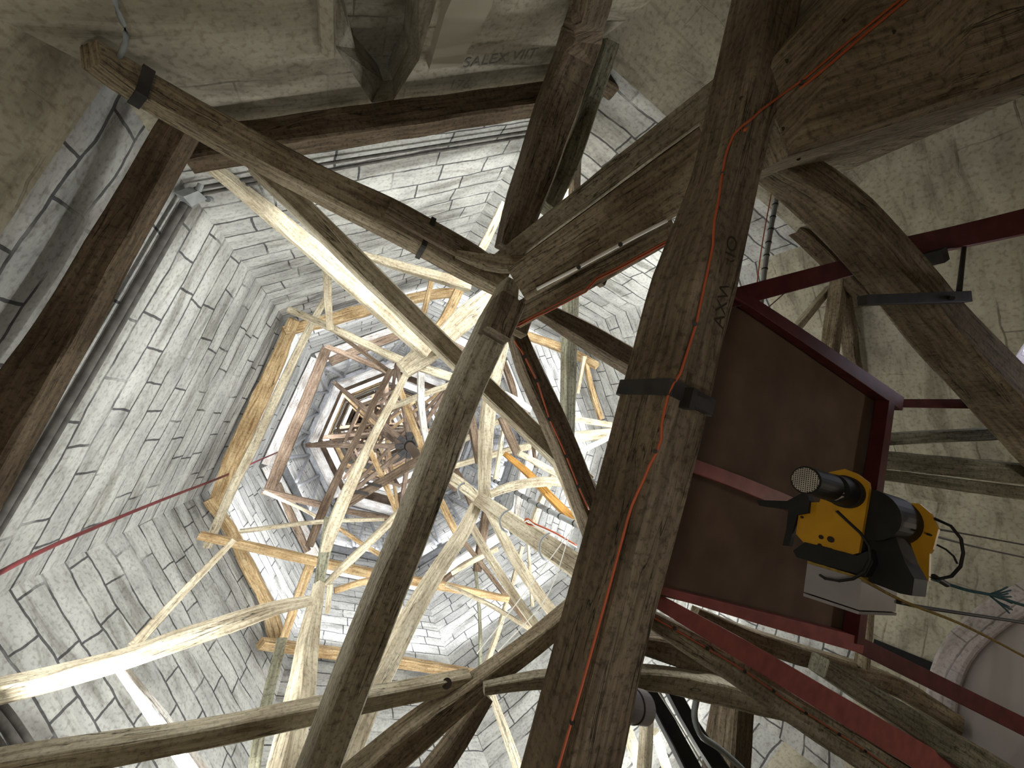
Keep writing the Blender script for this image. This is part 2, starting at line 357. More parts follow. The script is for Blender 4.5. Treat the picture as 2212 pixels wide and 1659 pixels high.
def holed_wall(name, outer, inner, to3, mat):
    bm = bmesh.new(); uvl = bm.loops.layers.uv.new('uv'); E = []
    for loop in [outer] + inner:
        vs = [bm.verts.new((u, v, 0)) for u, v in loop]
        E += [bm.edges.new((vs[i], vs[(i + 1) % len(vs)])) for i in range(len(vs))]
    bmesh.ops.triangle_fill(bm, edges=E, use_beauty=True)
    V = [to3(v.co.x, v.co.y) for v in bm.verts]; bm.verts.index_update()
    Fs = [tuple(v.index for v in f.verts) for f in bm.faces]; uv = [(v.co.x, v.co.y) for f in bm.faces for v in f.verts]
    bm.free()
    return mk(name, V, Fs, mat, None, uv, kind='structure')
def text(parent, s, p0, xdir, ydir, size, mat, th=.003, sx=1.0):
    c = bpy.data.curves.new('lettering', 'FONT'); c.body = s; c.size = 1; c.extrude = 0; c.offset = 0
    o = bpy.data.objects.new('tmp', c); COL.objects.link(o)
    dg = bpy.context.evaluated_depsgraph_get(); me = bpy.data.meshes.new_from_object(o.evaluated_get(dg))
    n = xdir.cross(ydir).normalized()
    V = [p0 + xdir * (v.co.x * size * sx) + ydir * (v.co.y * size) + n * th for v in me.vertices]; Fs = [tuple(p.vertices) for p in me.polygons]
    bpy.data.objects.remove(o); bpy.data.curves.remove(c)
    return mk('lettering', V, Fs, mat, parent)

# ------------------------------------------------------------------ the tower and the spire
SIDE = ['north', 'northeast', 'east', 'southeast', 'south', 'southwest', 'west', 'northwest']
TOP = 53.5
for k, nm in enumerate(SIDE):                               # side k lies between the corners k-1 and k
    lo = 4.0 if k % 2 == 0 else 3.24
    a0, b0 = oc(k - 1, H0), oc(k, H0)
    wallquad('wall_' + nm, [oc(k, lo), oc(k - 1, lo), a0, b0], 'stone', org=oc(k, H0))
    wallquad('wall_' + nm, [b0, a0, oc(k - 1, TOP), oc(k, TOP)], 'stone', org=oc(k, H0))
    if k % 2:                                               # squinch slope down to the corner of the square tower
        sx = 1 if nm.endswith('east') else -1; sy = 1 if nm.startswith('north') else -1
        if nm == 'southwest':
            wallquad('wall_' + nm, [oc(k, -1.6), oc(k - 1, -1.6), oc(k - 1, 3.24), oc(k, 3.24)], 'tower')
        else:
            wallquad('wall_' + nm, [oc(k, 3.24), oc(k - 1, 3.24), Vector((OX + 5 * sx, OY + 5 * sy, -.9))], 'tower')
capo = 5 * (1 - (TOP - H0) / T)
mk('ceiling', [oc(k, TOP) for k in range(8)], [tuple(range(8))], 'stone', kind='structure')
mk('floor', [Vector((OX + 5.2 * a, OY + 5.2 * b, -1.6)) for a, b in ((-1, -1), (1, -1), (1, 1), (-1, 1))], [(0, 1, 2, 3)], 'deck', kind='structure')
def low(t): return [(t - 5, -1.6), (t + 5, -1.6), (t + 5, 3.4), (t + 2.071, 3.4), (t + 2.071, 4.0), (t - 2.071, 4.0), (t - 2.071, 3.4), (t - 5, 3.4)]
pNW_, nNW_ = Vector((0, OY + 5, 0)), Vector((0, 1, 0))
NO = [onplane(x, y, pNW_, nNW_) for x, y in ((716, -60), (722, 98), (803, 222), (850, 216), (905, 130), (962, -60))]
NO = [Vector((NO[0].x, OY + 5, .2))] + NO + [Vector((NO[-1].x, OY + 5, .2))]
NI = [onplane(x, y, pNW_ + nNW_ * .32, nNW_) for x, y in ((728, -60), (768, 105), (828, 175), (848, 172), (882, 100), (905, -60))]
NI = [Vector((NI[0].x, OY + 5.32, .2))] + NI + [Vector((NI[-1].x, OY + 5.32, .2))]
NH = [(p.x, p.z) for p in NO]
holed_wall('wall_north', low(OX), [NH], lambda u, v: Vector((u, OY + 5, v)), 'tower')
holed_wall('wall_east', low(OY), [], lambda u, v: Vector((OX + 5, u, v)), 'tower')
holed_wall('wall_south', low(OX), [], lambda u, v: Vector((u, OY - 5, v)), 'tower')
WH = [(-3.15, -.3), (-2.07, -.3), (-2.07, 1.25), (-2.2, 1.5), (-2.61, 1.72), (-3.02, 1.5), (-3.15, 1.25)]
holed_wall('wall_west', low(OY), [WH], lambda u, v: Vector((OX - 5, u, v)), 'tower')
# north recess: splayed jambs meeting in a point, a dark inner head
NB = [p + Vector((0, .14, -.03)) for p in NI]
mk('trim_1', NO + NI, [(i, (i + 1) % 8, 8 + (i + 1) % 8, 8 + i) for i in range(8)], 'tower', uv=[(0, 0), (1, 0), (1, .4), (0, .4)] * 8, kind='structure')
mk('trim_2', NI + NB, [(i, (i + 1) % 8, 8 + (i + 1) % 8, 8 + i) for i in range(8)] + [tuple(range(8, 16))], 'tower', uv=[(0, 0), (1, 0), (1, .8), (0, .8)] * 8 + [(p.x, p.z) for p in NB], kind='structure')
slab('trim_3', [onplane(x, y, pNW_ - nNW_ * .07, nNW_) for x, y in ((927, 150), (998, 142), (1010, 108), (1060, 20), (1090, -80), (1010, -80), (962, 30))], nNW_, .07, 'tower', kind='structure')
beam3('trim_3', [Vector((NO[1].x + .07, OY + 4.96, .3)), Vector((NO[1].x + .05, OY + 4.96, NO[2].z))], [.10, .10], 'tower', 1, 0, .01, .2)['kind'] = 'structure'
# west window
wv = [Vector((OX - 5.0, u, v)) for u, v in WH]; wo = [Vector((OX - 5.75, u * .8 + -2.61 * .2, v)) for u, v in WH]
mk('window_1', wv + wo, [(i, (i + 1) % 7, 7 + (i + 1) % 7, 7 + i) for i in range(7)], 'daylit', uv=[(0, 0), (1, 0), (1, .6), (0, .6)] * 7, kind='structure')
w1 = bpy.data.objects['window_1']
mk('pane', [p + Vector((.05, 0, 0)) for p in wo], [tuple(range(7))], 'glass', w1)
# squinch arch at the south-west
nsw = Vector((.7071, .7071, 0)); psw = oc(4, 0).lerp(oc(5, 0), .5)
def sw(x, y, off=0): return onplane(x, y, psw + nsw * off, nsw)
arc = [sw(*p, .07) for p in [(2330, 1232), (2230, 1283), (2140, 1335), (2078, 1395), (2045, 1460), (2032, 1540), (2034, 1640), (2050, 1760)]]
slab('trim_4', [sw(*p, .05) for p in [(2330, 1240), (2230, 1290), (2140, 1345), (2078, 1405), (2045, 1470), (2032, 1550), (2034, 1640), (2050, 1760), (2500, 1900), (2600, 1500)]], -nsw, .04, 'daylit', kind='structure')
beam3('trim_5', arc, [.26] * 8, 'daylit', .5, 0, .01, .12, upv=nsw)['kind'] = 'structure'
beam3('trim_5', [p + nsw * .03 for p in arc], [.05] * 8, 'tower', .7, 0, .02, .2, upv=nsw)['kind'] = 'structure'
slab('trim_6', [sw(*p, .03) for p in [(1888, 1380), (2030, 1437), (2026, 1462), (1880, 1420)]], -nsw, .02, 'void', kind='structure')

# ------------------------------------------------------------------ stone set-off courses and cable runs on the spire walls
def hug(k, h, inset=0.0):                                   # unit vectors of spire side k
    a, b = oc(k - 1, h, inset=inset), oc(k, h, inset=inset); return a, b
# ------------------------------------------------------------------ ring beams at the springing
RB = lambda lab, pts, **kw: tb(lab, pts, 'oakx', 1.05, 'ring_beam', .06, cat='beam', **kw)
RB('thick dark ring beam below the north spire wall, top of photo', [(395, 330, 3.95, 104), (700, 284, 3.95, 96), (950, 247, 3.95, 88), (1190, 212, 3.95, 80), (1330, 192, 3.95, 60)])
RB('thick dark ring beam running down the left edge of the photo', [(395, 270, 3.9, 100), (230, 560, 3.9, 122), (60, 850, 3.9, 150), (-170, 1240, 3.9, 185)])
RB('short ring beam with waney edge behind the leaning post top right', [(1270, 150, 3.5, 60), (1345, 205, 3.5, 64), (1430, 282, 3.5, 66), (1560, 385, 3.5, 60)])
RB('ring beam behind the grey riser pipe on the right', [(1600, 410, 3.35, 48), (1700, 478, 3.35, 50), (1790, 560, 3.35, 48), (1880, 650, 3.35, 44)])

# ------------------------------------------------------------------ the great timbers overhead
g = tb('great dark tie beam with carved letters crossing nearest the camera', [(1192, 1800, 1.42, 226), (1233, 1640, 1.42, 216), (1330, 1250, 1.40, 200), (1420, 900, 1.38, 196), (1497, 600, 1.33, 186), (1570, 360, 1.28, 150), (1640, 60, 1.24, 150), (1680, -110, 1.22, 150)], 'oakd', 1.25, 'tie_beam', .035, cat='beam', bev=.05)
GP = [bp(1233, 1640, 1.42), bp(1420, 900, 1.38)]; gax = (GP[1] - GP[0]).normalized(); gs, gu = frame(gax)
ca, cb_ = bp(1428, 874, 1.38), bp(1437, 842, 1.377); beam3('iron_strap', [ca, cb_], [.29, .29], 'iron', 1.25, 0, .0, .05, parent=g, n=1)
q_ = hit(g, 1500, 872, .02) or bp(1500, 872, 1.2); boxes('iron_strap', [(q_, gs, gax, gu, .14, .05, .05), (q_ + gs * .07, gs, gax, gu, .03, .09, .07)], 'iron', g)
u2 = tb('huge pale tie beam coming down to the upper right corner', [(1600, 300, 1.36, 170), (1980, 60, 1.02, 470)], 'oak', 1.0, 'tie_beam', .02, cat='beam', bev=.04)
a2, b2 = bp(1600, 300, 1.36), bp(1980, 60, 1.02)
ax2 = (b2 - a2).normalized(); s2, p2 = frame(ax2)
def below(x, y, h): return bp(x, y, h)
for x, y in ((1821, 46), (1929, 70), (1698, 133), (1690, 279), (1725, 342), (1602, 213)):
    o_ = g if x == 1602 else u2; p = hit(o_, x, y, .002)
    if p is not None: cyl('peg_hole', p, p + ray(x, y).normalized() * .008, .010, 'mark', o_, 12)
c1 = tb('long pale timber running from the centre joint to the great beam, upper of two', [(1082, 564, 3.25, 40), (1600, 166, 1.75, 66)], 'green2', .8, 'tie_beam', .02, cat='beam')
tb('dark recessed timber in the gap between the two long timbers', [(1104, 568, 3.4, 40), (1600, 214, 1.95, 62)], 'oakx', .8, 'tie_beam', .02, cat='beam')  # added strip, its dark colour stands in for the gap's shadow
c2 = tb('broad rough timber with rounded end, white conduit along its lower edge', [(1120, 614, 2.8, 78), (1610, 297, 1.62, 150)], 'oak', .6, 'tie_beam', .03, cat='beam', bev=.06)
beam3('iron_strap', [hit(c2, 1503, 415, .01) or bp(1503, 415, 1.7), hit(c2, 1548, 300, .01) or bp(1548, 300, 1.6)], [.05, .05], 'iron', .5, 0, 0, .05, parent=c2, n=1)
n4 = tb('curved heavy brace dropping from the great beam to the right edge', [(1640, 345, 1.45, 100), (1740, 400, 1.42, 140), (1830, 475, 1.38, 150), (1920, 575, 1.34, 154), (2020, 695, 1.3, 156), (2130, 815, 1.25, 160), (2320, 1010, 1.15, 170)], 'oak', 1.0, 'timber_brace', .04, cat='brace')
n5 = tb('leaning post of two clasped timbers from the top edge to the centre joint', [(1290, -90, 3.0, 104), (1262, 60, 3.0, 100), (1200, 240, 3.1, 100), (1145, 400, 3.2, 92), (1098, 540, 3.3, 62)], 'oakd', 1.0, 'timber_post', .03, cat='post')
tb('narrow timber clasped against the right of the leaning post', [(1318, 90, 3.3, 44), (1270, 235, 3.35, 44), (1222, 360, 3.4, 52), (1178, 452, 3.4, 50)], 'green', 1.0, 'timber_post', .03, cat='post')
n6 = tb('long tie beam from the dark upper left corner to the centre joint', [(195, 118, 3.0, 74), (300, 185, 3.1, 84), (500, 300, 3.3, 84), (700, 405, 3.45, 84), (850, 478, 3.5, 90), (1000, 560, 3.5, 88), (1085, 612, 3.5, 70)], 'oak', 1.0, 'tie_beam', .025, cat='beam')
x6 = (bp(1000, 560, 3.5) - bp(850, 478, 3.5)).normalized(); s6, q6 = frame(x6)
beam3('iron_strap', [bp(914, 513, 3.5), bp(924, 518, 3.5)], [.31, .31], 'iron', 1, 0, 0, .05, parent=n6, n=1)
beam3('iron_strap', [bp(292, 180, 3.08), bp(318, 196, 3.11)], [.2, .2], 'iron', 1, 0, 0, .05, parent=n6, n=1)
tb('short curved fish plate timber bridging the tie beam to the centre joint', [(985, 548, 3.22, 20), (1050, 566, 3.15, 40), (1110, 572, 3.1, 44), (1145, 563, 3.05, 28)], 'oak', 1.0, 'timber_brace', .02, cat='brace')
tb('dark splice board bolted along the tie beam left of the centre', [(838, 452, 3.26, 34), (920, 500, 3.24, 36), (995, 542, 3.24, 34)], 'oakd', .5, 'splice_board', .02, cat='board')
n7 = tb('long straight beam from the centre joint down to the bottom edge', [(1100, 612, 3.1, 44), (1068, 700, 3.1, 82), (1000, 850, 3.1, 82), (908, 1090, 3.1, 88), (803, 1350, 3.1, 94), (712, 1590, 3.1, 98), (664, 1720, 3.1, 102)], 'green2', 1.7, 'tie_beam', .02, cat='beam')
tb('square timber block with cut end hanging at the centre joint', [(1098, 655, 2.9, 78), (1068, 728, 2.85, 74)], 'oakd', 1.0, 'timber_block', .02, cat='block')
tb('small rounded timber stub beside the centre joint block', [(1140, 655, 3.15, 44), (1120, 722, 3.1, 38)], 'oak', 1.0, 'timber_block', .02, cat='block')
tb('dark peg end poking out below the red cable', [(1275, 590, 3.0, 30), (1304, 612, 3.0, 28)], 'oakd', 1.0, 'timber_block', .02, cat='block')
beam3('iron_strap', [bp(753, 1478, 3.1), bp(748, 1492, 3.1)], [.20, .20], 'iron', 1.7, 0, 0, .05, parent=n7, n=1)
m2 = tb('dark raking brace carrying an orange cable below the centre joint', [(1102, 680, 3.4, 40), (1140, 790, 3.5, 58), (1195, 910, 3.6, 64), (1255, 1060, 3.7, 66), (1300, 1180, 3.8, 70)], 'oakd', 1.0, 'timber_brace', .02, cat='brace')
tb('two-tone timber running right from the centre joint behind the great beam', [(1165, 668, 3.9, 42), (1260, 722, 3.9, 60), (1400, 805, 3.9, 66)], 'oakd', 1.0, 'tie_beam', .02, cat='beam')
tb('upright dark timber seen below the cable beam right of centre', [(1238, 420, 4.6, 32), (1233, 640, 4.6, 38), (1228, 800, 4.6, 38), (1224, 980, 4.6, 34)], 'green', 1.0, 'timber_post', .03, cat='post')
tb('thin upright dark timber under the leaning post at top centre', [(1246, 235, 4.3, 30), (1240, 430, 4.3, 28)], 'oakd', 1.0, 'timber_post', .03, cat='post')
tb('thin pale stick left of the thin upright timber', [(1226, 320, 4.5, 14), (1220, 440, 4.5, 14)], 'pale', 1.0, 'timber_post', .03, cat='post')

# ------------------------------------------------------------------ the middle stage, lit
Tb = tb
Tb('long slim timber with a dark underside crossing the tie beams diagonally', [(555, 355, 3.98, 54), (1000, 790, 4.0, 48), (1262, 1040, 4.05, 48)], 'pale', 1.0, 'timber_brace', .02, cat='brace')
Tb('bright bleached plank beside the long diagonal timber', [(440, 345, 5.2, 34), (600, 475, 5.4, 42), (720, 575, 5.6, 46), (830, 672, 5.8, 48), (925, 760, 6.0, 40)], 'pale', .8, 'timber_brace', .02, cat='brace')
Tb('thick pale end block where the bleached plank meets the inner posts', [(870, 800, 6.3, 40), (915, 768, 6.3, 50), (960, 745, 6.3, 34)], 'pale', 1.0, 'timber_block', .05, cat='block')
Tb('big pale beam end under the centre joint, pointing to the plank end', [(1070, 632, 6.0, 40), (1000, 690, 6.0, 52), (930, 755, 6.1, 40)], 'pale', 1.0, 'timber_brace', .04, cat='brace')
Tb('pale gold strut from the tie beam towards the centre joint', [(775, 548, 6.4, 16), (880, 580, 6.4, 24), (1015, 618, 6.4, 30)], 'pale', 1.0, 'timber_brace', .02, cat='brace')
Tb('curved golden post beside the big pale beam end', [(992, 625, 8.4, 22), (965, 680, 8.4, 22), (935, 722, 8.6, 16)], 'gold', 1.0, 'timber_post', .04, cat='post')
Tb('short narrow golden post standing left of the curved one', [(934, 600, 8.8, 12), (912, 690, 8.8, 13)], 'gold', 1.0, 'timber_post', .03, cat='post')
Tb('bright pale strip post between the north wall quoins and leaning post', [(1088, 440, 5.6, 16), (1050, 520, 5.7, 20), (1015, 590, 5.8, 14)], 'pale', 1.0, 'timber_post', .03, cat='post')
Tb('small curved post dropping to the outer brace near the upper left ring corner', [(706, 560, 7.4, 20), (708, 640, 7.6, 19), (713, 712, 7.8, 16)], 'pale', 1.0, 'timber_post', .05, cat='post')
Tb('slim raking brace that starts by the upper left ring corner', [(622, 668, 8.0, 15), (715, 708, 8.0, 17), (800, 748, 8.0, 18), (875, 782, 8.0, 20), (990, 820, 8.0, 20), (1040, 840, 8.0, 18)], 'pale', 1.0, 'timber_brace', .02, cat='brace')
Tb('thin brown batten under the slim raking brace', [(715, 710, 9.6, 8), (840, 802, 9.8, 10)], 'brown', 1.0, 'timber_brace', .02, cat='brace')
Tb('brown batten from the inner ring corner to the tall bright rod', [(703, 748, 10.6, 11), (780, 778, 10.6, 13), (842, 806, 10.6, 12)], 'brown', 1.0, 'timber_brace', .02, cat='brace')
# timbers of the ring that sits against the walls
Tb('broad golden ring timber against the north-east wall, left of centre', [(636, 690, 9.3, 26), (590, 800, 9.3, 36), (545, 900, 9.3, 40), (500, 1000, 9.3, 40), (466, 1088, 9.3, 34)], 'gold', .8, 'ring_timber', .12, cat='timber')
Tb('golden ring timber with a sawn knotty end against the north wall', [(612, 716, 9.3, 22), (700, 694, 9.3, 30), (800, 668, 9.3, 28), (915, 640, 9.3, 24), (990, 632, 9.3, 22)], 'gold', .9, 'ring_timber', .10, cat='timber')
Tb('crooked knotty golden timber against the lower left wall', [(452, 1078, 9.2, 28), (500, 1150, 9.2, 30), (540, 1230, 9.2, 32), (580, 1310, 9.2, 34), (602, 1395, 9.2, 38)], 'gold', .9, 'ring_timber', .12, cat='timber')
Tb('long golden wall timber near the bottom, behind the big pale posts', [(562, 1390, 9.2, 32), (700, 1408, 9.2, 32), (860, 1430, 9.2, 30), (1030, 1458, 9.2, 28)], 'gold', .9, 'ring_timber', .04, cat='timber')
Tb('golden timber on the wall right of the dark raking brace', [(1130, 722, 9.2, 20), (1212, 752, 9.2, 22), (1290, 790, 9.2, 20)], 'gold', .9, 'ring_timber', .05, cat='timber')
Tb('curved golden strut on the right wall above the stacked boards', [(1262, 770, 8.6, 12), (1278, 840, 8.6, 15), (1298, 905, 8.6, 15)], 'gold', .9, 'timber_brace', .05, cat='brace')
Tb('thin pale strut left of the curved golden strut', [(1262, 770, 8.4, 10), (1247, 850, 8.4, 10)], 'pale', .9, 'timber_brace', .04, cat='brace')
Tb('straight pale timber lying along the inside of the golden left ring timber', [(706, 640, 8.4, 14), (668, 710, 8.4, 17), (610, 830, 8.4, 20), (555, 950, 8.4, 22), (500, 1060, 8.4, 22), (448, 1182, 8.4, 20)], 'pale', .9, 'tie_beam', .03, cat='beam')
Tb('straight pale beam crossing the lower left ring corner to the post heads', [(430, 1156, 7.6, 22), (560, 1185, 7.6, 24), (680, 1212, 7.6, 24), (800, 1238, 7.6, 24), (950, 1265, 7.6, 22), (1098, 1294, 7.6, 16)], 'gold', .9, 'tie_beam', .02, cat='beam')
Tb('thin pale batten from the lower left ring corner to the bright rod', [(518, 1148, 9, 11), (690, 1127, 9, 10), (830, 1122, 9, 8)], 'pale', .9, 'timber_brace', .02, cat='brace')
Tb('slim grey strut rising from the curved lower beam to the ring corner', [(288, 1396, 5.6, 24), (400, 1275, 6.1, 17), (504, 1168, 6.6, 13)], 'pale', .9, 'timber_brace', .02, cat='brace')
Tb('gently curved pale beam reaching the left edge, upper of the two', [(-60, 1505, 4.7, 66), (130, 1462, 4.8, 58), (268, 1424, 4.9, 50), (380, 1385, 5.0, 48), (500, 1345, 5.1, 44), (600, 1312, 5.2, 34), (672, 1297, 5.3, 24)], 'pale', 1.0, 'tie_beam', .03, cat='beam')
Tb('broad white strut hanging under the upper curved left beam', [(258, 1440, 5.0, 32), (345, 1555, 4.9, 50), (440, 1690, 4.8, 56)], 'white', 1.0, 'timber_brace', .03, cat='brace')
m13 = Tb('big curved beam along the bottom left with a round bolt hole', [(-60, 1672, 3.75, 104), (200, 1625, 3.75, 88), (400, 1592, 3.75, 74), (600, 1552, 3.75, 70), (800, 1510, 3.75, 62), (1012, 1468, 3.75, 56)], 'pale', 1.0, 'tie_beam', .03, cat='beam')
Tb('heavy brown raking beam rising from the bottom edge to the great beam', [(720, 1730, 3.6, 110), (900, 1580, 3.65, 96), (1040, 1472, 3.7, 66), (1150, 1390, 3.75, 62), (1270, 1290, 3.8, 60)], 'oak', 1.0, 'tie_beam', .03, cat='beam')
Tb('short dark timber below the heavy raking beam at the bottom edge', [(920, 1690, 3.7, 70), (985, 1600, 3.75, 60), (1050, 1500, 3.8, 44)], 'oakd', 1.0, 'timber_brace', .03, cat='brace')
Tb('pale rounded-end timber passing behind the great beam near the bottom', [(1045, 1487, 3.3, 34), (1170, 1468, 3.2, 48), (1380, 1462, 2.9, 62), (1520, 1484, 2.8, 68), (1620, 1512, 2.7, 56), (1695, 1540, 2.65, 34)], 'green2', 1.0, 'tie_beam', .03, cat='beam')
Tb('tall pale post with white left face standing bottom centre-left', [(690, 1262, 6.2, 28), (668, 1370, 5.6, 48), (648, 1500, 5.0, 70), (612, 1660, 4.4, 78), (590, 1760, 4.2, 82)], 'pale', 1.0, 'timber_post', .03, cat='post', roll=.6)
Tb('grey continuation of the tall pale post above its joint', [(714, 1118, 7.4, 26), (702, 1190, 7.2, 26), (688, 1268, 7.0, 22)], 'green', 1.0, 'timber_post', .04, cat='post')
Tb('slim grey post left of the tall pale post', [(608, 1385, 6.6, 22), (585, 1480, 6.0, 24), (558, 1600, 5.4, 26), (545, 1700, 5.2, 26)], 'green', 1.0, 'timber_post', .05, cat='post')
Tb('straight golden strut from the pale post head down to the slim grey post', [(672, 1215, 8.0, 22), (640, 1300, 8.0, 20), (610, 1388, 8.0, 18)], 'gold', .9, 'timber_brace', .02, cat='brace')
Tb('grey brown post above the golden strut, by the bright rod', [(775, 940, 10.0, 13), (748, 992, 9.8, 14), (705, 1085, 9.4, 20), (668, 1180, 9.0, 18)], 'brown', 1.0, 'timber_post', .03, cat='post')
Tb('long bright rod from the plank end down to the tall post joint', [(903, 757, 7.6, 14), (860, 842, 7.6, 17), (808, 940, 7.5, 20), (765, 1030, 7.4, 26), (730, 1110, 7.3, 30), (704, 1185, 7.2, 26), (690, 1258, 7.1, 18)], 'pale', .9, 'timber_post', .02, cat='post')
Tb('thin brown rod beside the long bright rod', [(846, 798, 9.6, 15), (795, 895, 9.8, 13), (752, 985, 10, 12)], 'brown', .9, 'timber_post', .02, cat='post')
Tb('white pole standing right of the bright rod head', [(910, 765, 8.4, 16), (909, 860, 8.5, 17), (915, 920, 8.6, 16), (926, 970, 8.7, 14)], 'white', .9, 'timber_post', .03, cat='post')
Tb('bark-rough pole climbing from the tall post joint to the long beam', [(702, 1264, 7.0, 14), (755, 1212, 7.2, 19), (830, 1140, 7.5, 18), (930, 1035, 7.9, 16)], 'pale', .9, 'timber_brace', .06, cat='brace')
Tb('short pale stub below the tall post joint', [(713, 1262, 6.9, 14), (707, 1325, 6.8, 12)], 'pale', .9, 'timber_brace', .04, cat='brace')
Tb('bowed pale strut right of the tall post joint', [(722, 1276, 7.0, 15), (800, 1254, 7.1, 16), (890, 1252, 7.2, 14)], 'gold', .9, 'timber_brace', .04, cat='brace')
Tb('big curved pale post in the lower centre, split at its foot', [(1028, 1092, 6.0, 28), (1000, 1150, 5.7, 34), (955, 1218, 5.4, 38), (905, 1300, 5.1, 46), (850, 1405, 4.8, 54), (790, 1520, 4.5, 62), (730, 1680, 4.2, 70)], 'pale', 1.0, 'timber_post', .04, cat='post')
Tb('pale board clamped to the left of the big curved post', [(852, 1360, 5.2, 24), (820, 1430, 5.0, 28), (780, 1510, 4.8, 26)], 'pale', .6, 'timber_post', .03, cat='post')
Tb('tall yellowish post right of centre above the four-way joint', [(1088, 735, 5.9, 28), (1064, 830, 5.9, 33), (1053, 900, 5.9, 36), (1047, 1000, 5.9, 31), (1045, 1082, 5.9, 26)], 'pale', 1.0, 'timber_post', .04, cat='post')
Tb('big pale beam from the four-way joint to the great beam', [(1030, 1075, 5.9, 30), (1100, 1125, 5.7, 38), (1180, 1178, 5.4, 46), (1270, 1240, 5.1, 54)], 'pale', 1.0, 'tie_beam', .04, cat='beam')
Tb('pale timber rising left of the four-way joint', [(955, 1018, 6.4, 22), (1000, 1050, 6.3, 26), (1045, 1086, 6.2, 24)], 'pale', 1.0, 'tie_beam', .05, cat='beam')
Tb('long pale brace dropping right from the four-way joint, left one', [(1016, 1130, 7.2, 17), (1060, 1208, 6.8, 19), (1110, 1285, 6.4, 20), (1160, 1355, 6.0, 20)], 'pale', .9, 'timber_brace', .03, cat='brace')
Tb('thicker long pale brace dropping right from the four-way joint', [(1055, 1100, 6.6, 20), (1108, 1200, 6.3, 24), (1150, 1265, 6.1, 26), (1195, 1325, 5.9, 26)], 'pale', .9, 'timber_brace', .03, cat='brace')
Tb('thin brace left of the two long pale braces', [(985, 1150, 8.2, 10), (1035, 1212, 8.0, 11), (1095, 1290, 7.8, 11), (1148, 1360, 7.6, 10)], 'brown', .9, 'timber_brace', .03, cat='brace')
Tb('thin pale strut meeting the foot of the long braces from the left', [(962, 1262, 6.6, 10), (1060, 1308, 6.4, 11), (1155, 1365, 6.2, 11)], 'pale', .9, 'timber_brace', .03, cat='brace')
Tb('pale stick standing under the end of the straight beam', [(1096, 1298, 7.8, 13), (1074, 1370, 7.6, 13), (1052, 1432, 7.4, 14)], 'pale', .9, 'timber_brace', .03, cat='brace')
Tb('thin grey stick left of the pale stick', [(1026, 1215, 8.6, 8), (1036, 1330, 8.4, 8), (1038, 1440, 8.2, 9)], 'green', .9, 'timber_brace', .03, cat='brace')
Tb('short pale stick above the end of the straight beam', [(1128, 1180, 8.4, 11), (1100, 1285, 8.2, 11)], 'pale', .9, 'timber_brace', .03, cat='brace')
Tb('narrow upright slat between the long braces', [(1140, 1160, 7.9, 7), (1150, 1310, 7.6, 9)], 'pale', .9, 'timber_brace', .03, cat='brace')
Tb('orange-gold edge board along the top of the heavy raking beam', [(1080, 1418, 3.92, 12), (1165, 1362, 3.97, 12)], 'gold', .9, 'timber_brace', .02, cat='brace')
Tb('pale horizontal timber right of the four-way joint', [(1058, 1068, 6.4, 18), (1115, 1048, 6.4, 22), (1180, 1040, 6.4, 22), (1222, 1042, 6.4, 20)], 'pale', .9, 'tie_beam', .04, cat='beam')
Tb('mossy pale brace running down beside the orange cable brace', [(1185, 965, 5.0, 24), (1212, 1015, 5.0, 28), (1240, 1075, 5.0, 34), (1265, 1135, 5.0, 36)], 'pale', .9, 'timber_brace', .04, cat='brace')
Tb('slotted pale board beside the great beam, ends at the orange cable', [(1238, 995, 3.9, 26), (1262, 1035, 3.9, 34), (1290, 1080, 3.9, 32)], 'pale', .6, 'timber_brace', .02, cat='board')
Tb('varnished orange timber slanting behind the grey hose', [(1090, 980, 8.0, 12), (1140, 1022, 7.6, 18), (1190, 1075, 7.2, 20), (1245, 1130, 6.8, 22)], 'varn', .9, 'timber_brace', .01, cat='brace')
Tb('tan board dropping from the long slim timber right of centre', [(1083, 902, 7.4, 18), (1100, 940, 7.4, 20), (1118, 980, 7.4, 20)], 'brown', .5, 'timber_brace', .02, cat='board')
Tb('thin pale stick left of the tan board', [(1088, 925, 7.8, 9), (1078, 985, 7.8, 10), (1070, 1035, 7.8, 11)], 'pale', .9, 'timber_brace', .02, cat='brace')
Tb('pale strut between the yellowish post and the mossy brace', [(962, 1012, 8.6, 13), (1030, 992, 8.6, 14), (1100, 973, 8.6, 16), (1175, 958, 8.6, 18)], 'pale', .9, 'timber_brace', .03, cat='brace')
Tb('pale strut above it left of the yellowish post', [(985, 958, 9.2, 12), (1040, 930, 9.2, 14), (1085, 905, 9.2, 13)], 'pale', .9, 'timber_brace', .04, cat='brace')
Tb('short grey-white strut meeting the mossy brace', [(1120, 978, 7.0, 12), (1160, 1000, 7.0, 15), (1205, 1025, 7.0, 16)], 'pale', .9, 'timber_brace', .03, cat='brace')
Tb('pale brace with a knot right of the yellowish post head', [(1070, 842, 7.6, 14), (1110, 862, 7.6, 15), (1145, 885, 7.6, 16)], 'white', .9, 'timber_brace', .04, cat='brace')
Tb('brown timber behind the orange cable brace', [(1088, 782, 8.8, 15), (1108, 840, 8.8, 16), (1120, 905, 8.8, 12)], 'brown', .9, 'timber_post', .03, cat='post')
Tb('leaning tan post left of the yellowish post', [(1012, 850, 8.2, 18), (1022, 930, 8.2, 20), (1035, 1000, 8.2, 18)], 'brown', .9, 'timber_post', .04, cat='post')
